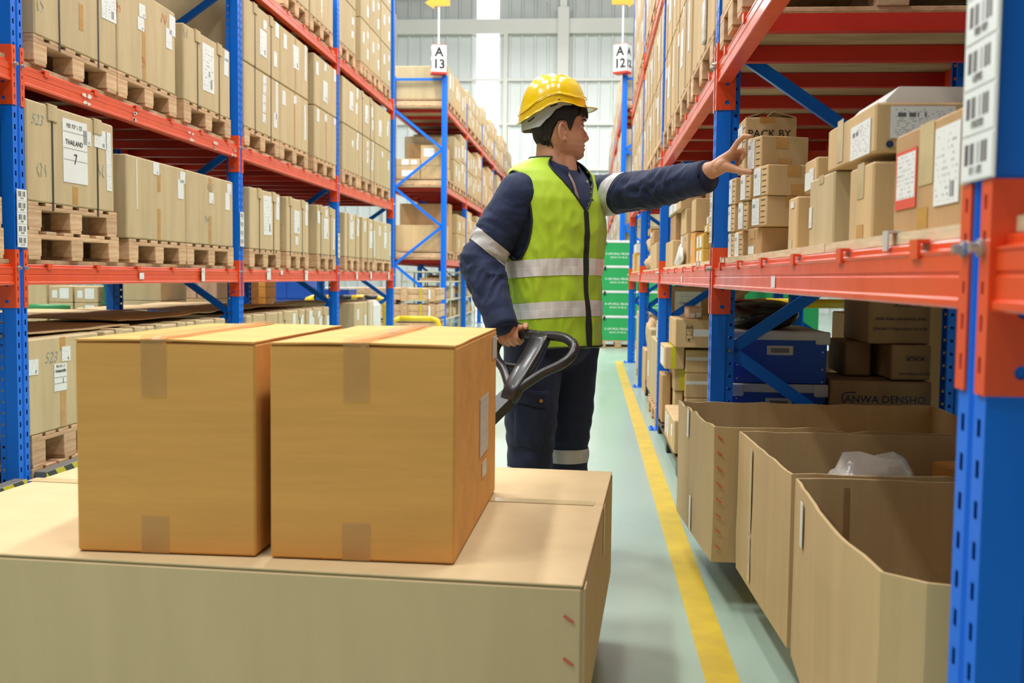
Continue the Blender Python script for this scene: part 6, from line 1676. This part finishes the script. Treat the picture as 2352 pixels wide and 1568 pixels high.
# ---- face details and hair
for s in (-1, 1):
    mb = MB(); ellip(mb, hw_pt(-.058, s*.0335, 1.6035), (.0115, .0115, .0115)); eo = place(mb.mesh('eye', 'eye', True), 'eye', person)
    mb = MB(); ellip(mb, hw_pt(-.0495, s*.0335, 1.6035), (.0035, .0050, .0050)); place(mb.mesh('iris', 'iris', True), 'iris', eo)
    mb = MB(); ellip(mb, hw_pt(-.0535, s*.0335, 1.6075), (.0125, .0135, .0095), Matrix.Rotation(R(14), 3, 'Y')); place(mb.mesh('eyelid', 'skin', True), 'eyelid', eo)
    mb = MB(); mb.tube([hw_pt(-.0425, s*.022, 1.6045), hw_pt(-.0405, s*.033, 1.6055), hw_pt(-.0455, s*.044, 1.6035)], .0011, 5); place(mb.mesh('eyelash', 'hair'), 'eyelash', eo)
    mb = MB(); pts = []
    for i in range(9):
        th = s*R(14+34*i/8); pts.append(head_pt(th, 1.6225+.004*math.sin(math.pi*i/9)-.004*(i/8)**2, .0012))
    mb.tube(pts, [.0012, .0024, .003, .0032, .0031, .003, .0026, .002, .001], 6); place(mb.mesh('eyebrow', 'hair', True), 'eyebrow', person)
mb = MB()
for zc, sg, r0 in ((1.5355, .0045, 19), (1.5225, .005, 17)):
    mb.grid([[head_pt(R(-r0+2*r0*k/24), zc+sg*(1-abs(2*k/24-1)**2)*(i/3*2-1), .0006) for k in range(25)] for i in range(4)])
place(mb.mesh('lips', 'lip', True), 'lips', person)
HLT = [(-.24, 1.527), (-.19, 1.529), (-.178, 1.536), (-.158, 1.596), (-.149, 1.614), (-.118, 1.612), (-.111, 1.588), (-.104, 1.578), (-.097, 1.592), (-.089, 1.618), (-.078, 1.632), (-.06, 1.646), (-.03, 1.652)]
mb = MB(); NH = 300; zz = [1.50+(1.745-1.50)*i/180 for i in range(181)]; D_ = []
for z in zz:
    for k in range(NH):
        th = -math.pi+2*math.pi*k/NH; p0 = head_pt(th, z); loc = p0-V3((HX, PY, HZ)); loc.rotate(Matrix.Rotation(-YAW, 3, 'Z')); hx = HX+loc.x
        dpt = z-tab(HLT, hx)-.004*noise.noise((th*18, z*14, 1))
        o_ = max(-.008, min(.0068, dpt*.55))
        if dpt > 0: o_ += .0018*noise.noise((th*26, z*16, 3))*min(1, dpt/.01)
        if hx > -.07: o_ += .0035*max(0, min(1, dpt/.015))
        mb.v.append(tuple(head_pt(th, z, o_))); D_.append(dpt > -.02)
for i in range(180):
    for k in range(NH):
        k2 = (k+1) % NH; q = (i*NH+k, i*NH+k2, (i+1)*NH+k2, (i+1)*NH+k)
        if all(D_[j] for j in q): mb.f.append(q)
me = mb.mesh('hair', 'hair', True)
bm = bmesh.new(); bm.from_mesh(me); bmesh.ops.delete(bm, geom=[v for v in bm.verts if not v.link_faces], context='VERTS'); bm.to_mesh(me); bm.free()
hair = place(me, 'hair', person)
mb = MB(); r3 = random.Random(5)
for k in range(90):      # fringe locks
    th = R(r3.uniform(-62, 62)); z = r3.uniform(1.648, 1.662); L_ = r3.uniform(.012, .024)
    mb.tube([head_pt(th, z+.006, .007), head_pt(th+r3.uniform(-.05, .05), z-L_*.5, .0085), head_pt(th+r3.uniform(-.12, .12), z-L_, .0055)], [.0032, .0026, .0005], 5)
for k in range(70):      # nape and side locks
    th = R(r3.choice((-1, 1))*r3.uniform(125, 180)); z = r3.uniform(1.53, 1.56); L_ = r3.uniform(.012, .026)
    mb.tube([head_pt(th, z+.006, .005), head_pt(th, z-L_*.5, .006), head_pt(th+r3.uniform(-.06, .06), z-L_, .002)], [.003, .0024, .0005], 5)
place(mb.mesh('hair_locks', 'hair', True), 'hair_locks', hair)['kind'] = 'stuff'

# ---- hard hat
HC = V3((-.150, PY, 0))
def hrot(p):
    q = p-V3((-.14, PY, 0)); q.rotate(Matrix.Rotation(YAW*.75, 3, 'Z')); return V3((-.14, PY, 0))+q
RIM = [(0, 1.671), (30, 1.668), (55, 1.667), (72, 1.676), (88, 1.679), (104, 1.668), (122, 1.645), (145, 1.622), (165, 1.612), (180, 1.609)]
def rim(th): return tab(RIM, abs(th)*180/math.pi)
AF, AB, AW, ZTOP = .118, .124, .112, 1.786
def dome(th, t, off=0.0):
    """t 0 at the rim to 1 at the crown"""
    ph = t*math.pi/2; c_, s_ = math.cos(th), math.sin(th)
    r = math.cos(ph)**.74 if t < 1 else 0
    ax_ = AF if c_ > 0 else AB
    x, y = r*c_*(ax_+off), r*s_*(AW+off)
    zr = rim(th)
    z = zr+(ZTOP+off-zr)*math.sin(ph)**.93
    if abs(y) < .034 and t > .16:      # raised centre rib
        z += .0042*min(1, (.034-abs(y))/.004)*(1 if t < 1 else 1); 
    if t < .17: x, y = x*(1+.022*(1-max(0, (t-.14)/.03))), y*(1+.022*(1-max(0, (t-.14)/.03)))
    return hrot(V3((HC.x+x, PY+y, z)))
def lip(th, w):
    """w 0..1 from the shell out to the lip edge; the front runs out as a brim"""
    c_, s_ = math.cos(th), math.sin(th); ax_ = AF if c_ > 0 else AB
    fr_ = max(0, c_)**2.2
    o_ = (.009+.036*fr_)*w
    z = rim(th)-.004*w+.006*fr_*w*(1-abs(s_))
    return hrot(V3((HC.x+(ax_*1.022+o_)*c_, PY+(AW*1.022+o_*.8)*s_, z)))
mb = MB(); HT = 128
ts = [0, .02, .05, .08, .11, .14, .155, .17, .2, .26, .33, .4, .47, .55, .63, .71, .79, .86, .92, .97, .999]
rows = [[lip(2*math.pi*k/HT-math.pi, w) for k in range(HT)] for w in (0, .35, .7, 1)][::-1]
rows += [[dome(2*math.pi*k/HT-math.pi, t) for k in range(HT)] for t in ts]
inner = [[dome(2*math.pi*k/HT-math.pi, t, -.004)-V3((0, 0, .001)) for k in range(HT)] for t in ts]
low = [[lip(2*math.pi*k/HT-math.pi, w)-V3((0, 0, .003)) for k in range(HT)] for w in (1, .7, .35, 0)]
mb.grid([low[3], low[2], low[1], low[0]]+rows, closed=True); mb.f.append(tuple((4+len(rows)-1)*HT+k for k in range(HT)))
o0 = len(mb.v); mb.grid([low[3]]+inner, closed=True, flip=True)
hat = place(mb.mesh('hard_hat', 'hat', True, fixn=False), 'hard_hat', person)
# ridge line round the shell
mb = MB()
for s in (-1, 1):
    pts = [dome(s*R(12+160*i/30), .05+.0*i, .0015)+V3((0, 0, .018+.006*math.sin(i*.4))) for i in range(31)]
    mb.tube(pts, .0022, 6)
    pts = [hrot(V3((HC.x+x, PY+s*.036, 0))) for x in (0,)]
place(mb.mesh('shell_ridge', 'hat', True), 'shell_ridge', hat)
# grey suspension band round the back of the head
mb = MB(); ra, rb = [], []
for i in range(61):
    th = R(62)+(2*math.pi-R(124))*i/60; a_d = abs(((th+math.pi) % (2*math.pi))-math.pi)*180/math.pi
    top = rim(a_d*math.pi/180)+.006; bot = tab([(60, 1.668), (78, 1.665), (92, 1.652), (108, 1.618), (125, 1.588), (150, 1.583), (180, 1.583)], a_d)
    c_, s_ = math.cos(th), math.sin(th); axx = AF if c_ > 0 else AB
    mk = lambda zz, g: hrot(V3((HC.x+(axx*.93+g)*c_, PY+(AW*.92+g)*s_, zz)))
    ra.append([mk(bot, 0), mk((bot+top)/2, .001), mk(top, 0)]); rb.append([mk(bot, -.003), mk((bot+top)/2, -.002), mk(top, -.003)])
mb.grid(ra); mb.grid(rb, flip=True); mb.grid([[r[0] for r in ra], [r[0] for r in rb]])
for e in (0, -1): mb.grid([ra[e], rb[e]])
sb = place(mb.mesh('headband', 'hatband', True), 'headband', hat)
mb = MB()
for s in (-1, 1):
    for (d0, d1, z0) in ((92, 104, .009), (134, 150, .010)):
        mb.grid([[hrot(V3((HC.x+(AB if abs(d) > 90 else AF)*.945*math.cos(R(s*d)), PY+AW*.935*math.sin(R(s*d)), rim(R(d))-z0+e))) for d in [d0+(d1-d0)*k/8 for k in range(9)]] for e in (-.003, .003)])
place(mb.mesh('slot', 'pipe'), 'slot', sb)
mb = MB(); p_ = hrot(V3((HC.x-.002+AF*.02, PY-AW*1.04, rim(R(88))+.002)))
mb.tube([p_+V3((.006*math.cos(a), 0, .006*math.sin(a))) for a in [2*math.pi*k/12 for k in range(13)]], .0022, 6, False); place(mb.mesh('strap_lug', 'hat', True), 'strap_lug', hat)
